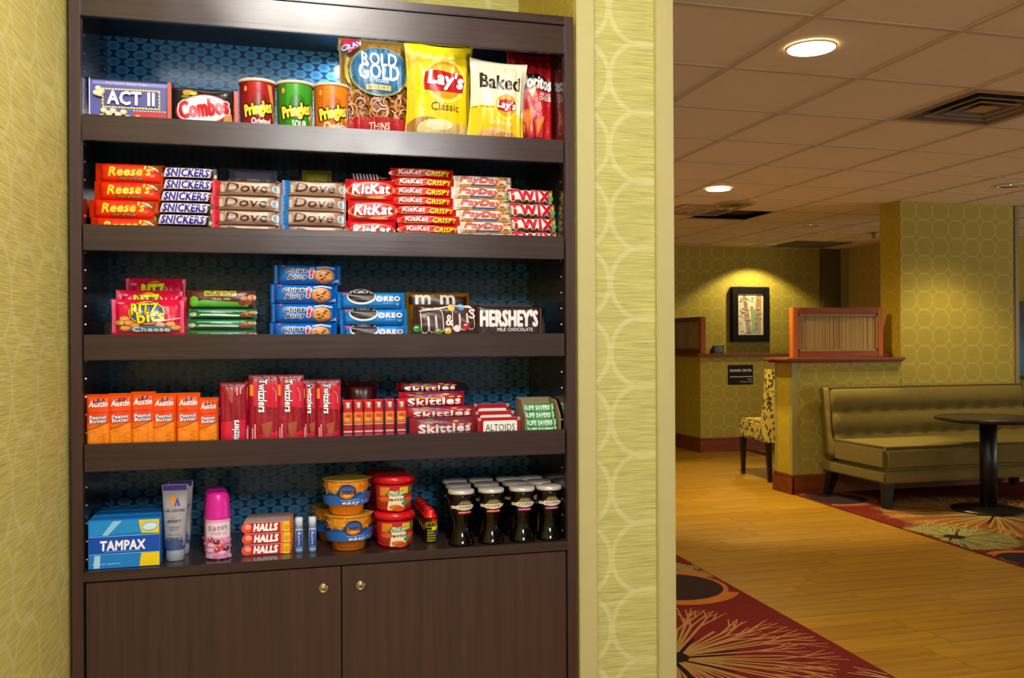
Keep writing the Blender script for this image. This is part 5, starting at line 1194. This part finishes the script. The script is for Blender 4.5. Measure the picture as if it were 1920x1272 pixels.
def a_soup(d):
    d.rect(0, .5, 1.5, .8, '#c4242c'); d.poly([(-.9, .84), (-.3, .84), (-.35, .56), (-.9, .56)], '#e88a24'); d.poly([(.25, .84), (.75, .84), (.75, .62), (.2, .62)], '#e8c030'); d.rect(1.0, .72, .22, .18, '#3c8a44')
    d.poly([(-.42, .08), (.50, .08), (.46, .72), (-.32, .72)], '#efe6c8'); d.text('Chef', .02, .70, .44, .10, '#2c7a34', .03, .1); d.text('Kitchen', .06, .60, .60, .10, '#2c7a34', .05); d.text('Ravioli', .05, .44, .54, .10, '#3a2010', .04)
    for (a, b, c) in ((.0, .18, '#e07828'), (.2, .12, '#c85020'), (-.7, .3, '#a83018'), (.8, .42, '#e8503c'), (.66, .3, '#4c9a3c'), (-.6, .45, '#d86030'), (.9, .22, '#b02420')): d.ell(a, b, .34, .18, c, 12)
HS = .058
gs, ds = cupmesh(.0355, .031, HS, ('red_soup_cup', '#c0141c'), a_soup, None, False)
ls = G(); ls.lathe([(.036, HS - .004), (.0395, HS - .003), (.0400, HS + .004), (.0385, HS + .0085), (.034, HS + .0105), (.0005, HS + .0095)], mat('red_plastic_lid', '#cc141e', .22), 40, caps=False)
ms = [gs.mesh('soup_cup'), ds.me(), ls.mesh('lid')]
cup(ms, 'soup_cup', 737, YF + .060, 0, HS + .0112, .05, 'red soup cup at the bottom of the front stack', 'cup', 'red soup cups', 'lid')
cup(ms, 'soup_cup', 736, YF + .062, 1, HS + .0112, -.05, 'red soup cup on top of the front stack', 'cup', 'red soup cups', 'lid')
for k in range(2): cup(ms, 'soup_cup', 722, YF + .150, k, HS + .0112, .1, ['red soup cup at the bottom of the rear stack', 'red soup cup on top of the rear stack'][k], 'cup', 'red soup cups', 'lid')
# energy shots
H = .0655; R = .0135
g = G(); g.lathe([(R * .93, 0), (R, .0015), (R, .048), (R * .8, .053), (R * .55, .056)], mat('shot_sleeve_black', '#1a160c', .3), 24)
d = D(cyl_surf(lambda z: R + .0001), 2 * R, .056, .004); d.rect(0, .72, 1.4, .28, '#c8141c'); d.rect(0, .55, 1.4, .16, '#f0d018'); d.rect(-.55, .45, .6, .84, '#16120a'); d.text('ENERGY', .1, .66, .9, .14, '#1a1204', .08, .15, .1, '#f4d818', .05)
for k in range(5): d.text(['POWER', 'BERRY', 'SUGAR', 'BOOST', 'FAST'][k], .05, .46 - k * .09, .6, .05, '#d8c430', .03)
d.ell(.75, .38, .4, .2, '#2a3c8c')
c_ = G(); c_.lathe([(R * .62, .0555), (R * .98, .045 + .003), (R * .98, .052), (R * .62, .058), (R * .62, .0635), (R * .5, H), (.0005, H)], mat('shot_cap_red', '#e01c14', .25), 24, caps=False)
se = [g.mesh('energy_shot'), d.me(), c_.mesh('cap')]
for k in range(6):
    Y = YF + .068 + k * .0285; p = P(807, 1020, Y=YF + .068)
    put([('energy_shot', se[0]), ('printed_label', se[1]), ('cap', se[2])], (p.x, Y, SURF[4] + .0002), (0, 0, .05 * k), 'energy_shot', 'small black and yellow energy shot bottle with a red cap, %s in its file' % ['foremost', 'second', 'third', 'fourth', 'fifth', 'last'][k], 'bottle', 'energy shot bottles')
# wine glasses with peel lids
Hj = .1075
gl_ = mat('dark_wine_glass', '#0a0605', .06, 0, 0, spec=.45)
g = G(); g.lathe([(.0235, 0), (.0265, .0015), (.0262, .004), (.0225, .012), (.0170, .026), (.0155, .036), (.0165, .046), (.0215, .062), (.0240, .078), (.0236, .094), (.0232, .0995)], gl_, 36)
prof_r = lambda z: .0215 + (.0240 - .0215) * max(0, min(1, (z - .062) / .016)) + .0002 if z > .062 else .0165 + (.005) * max(0, (z - .046)) / .016
def jar_me(c):
    d = D(cyl_surf(lambda z: prof_r(z) + .0002), .047, Hj, .005); d.rect(0, .70, 1.3, .055, '#d8d0b4'); d.poly([(-.6, .76), (-.3, .82), (.3, .82), (.6, .76), (.6, .68), (-.6, .68)], '#6a5a30'); d.poly([(-.7, .74), (.7, .74), (.7, .66), (.15, .645), (-.15, .645), (-.7, .66)], '#e8e0c8'); d.text('COPA', .0, .70, .56, .05, '#1c1814', .02); d.text('DI VINO', 0, .775, .4, .022, '#d8c890'); d.rect(0, .605, .56, .045, c); d.text('MERLOT' if c == '#d8382c' else 'CHARD', 0, .605, .5, .025, '#f4dcd8')
    return d.me()
lj = G(); lj.lathe([(.0236, .0990), (.0258, .0995), (.0262, .1015), (.0258, .1060), (.0240, .1072), (.0005, Hj)], mat('pearl_grey_lid', '#cfc8c0', .28, .2), 36, caps=False)
gme, lme = g.mesh('wine_glass'), lj.mesh('lid'); jr, jp = jar_me('#d8382c'), jar_me('#b03c8c')
rowsj = [(.036, (865, 921, 979, 1034), 'front'), (.103, (862, 918, 966, 1012), 'middle'), (.165, (856, 910, 955, 1000), 'back')]
for (dy, xs, rn) in rowsj:
    for i, xp in enumerate(xs):
        Y = YF + dy; p = P(rowsj[0][1][i], 1010, Y=YF + .036); ri = rowsj.index((dy, xs, rn)); p.x = min(p.x, .5405) + (0, (.008, .006, .003, -.001), (.013, .009, .004, -.001))[ri][i] if ri else min(p.x, .5405)
        put([('wine_glass', gme), ('printed_label', jr if i < 2 else jp), ('lid', lme)], (p.x, Y, SURF[4] + .0002), (0, 0, [.15, 0, .0, .0][i]), 'wine_glass', 'sealed dark wine glass with a pale lid, %s in the %s row' % (['leftmost', 'second from left', 'third from left', 'rightmost'][i], rn), 'wine glass', 'lidded wine glasses')
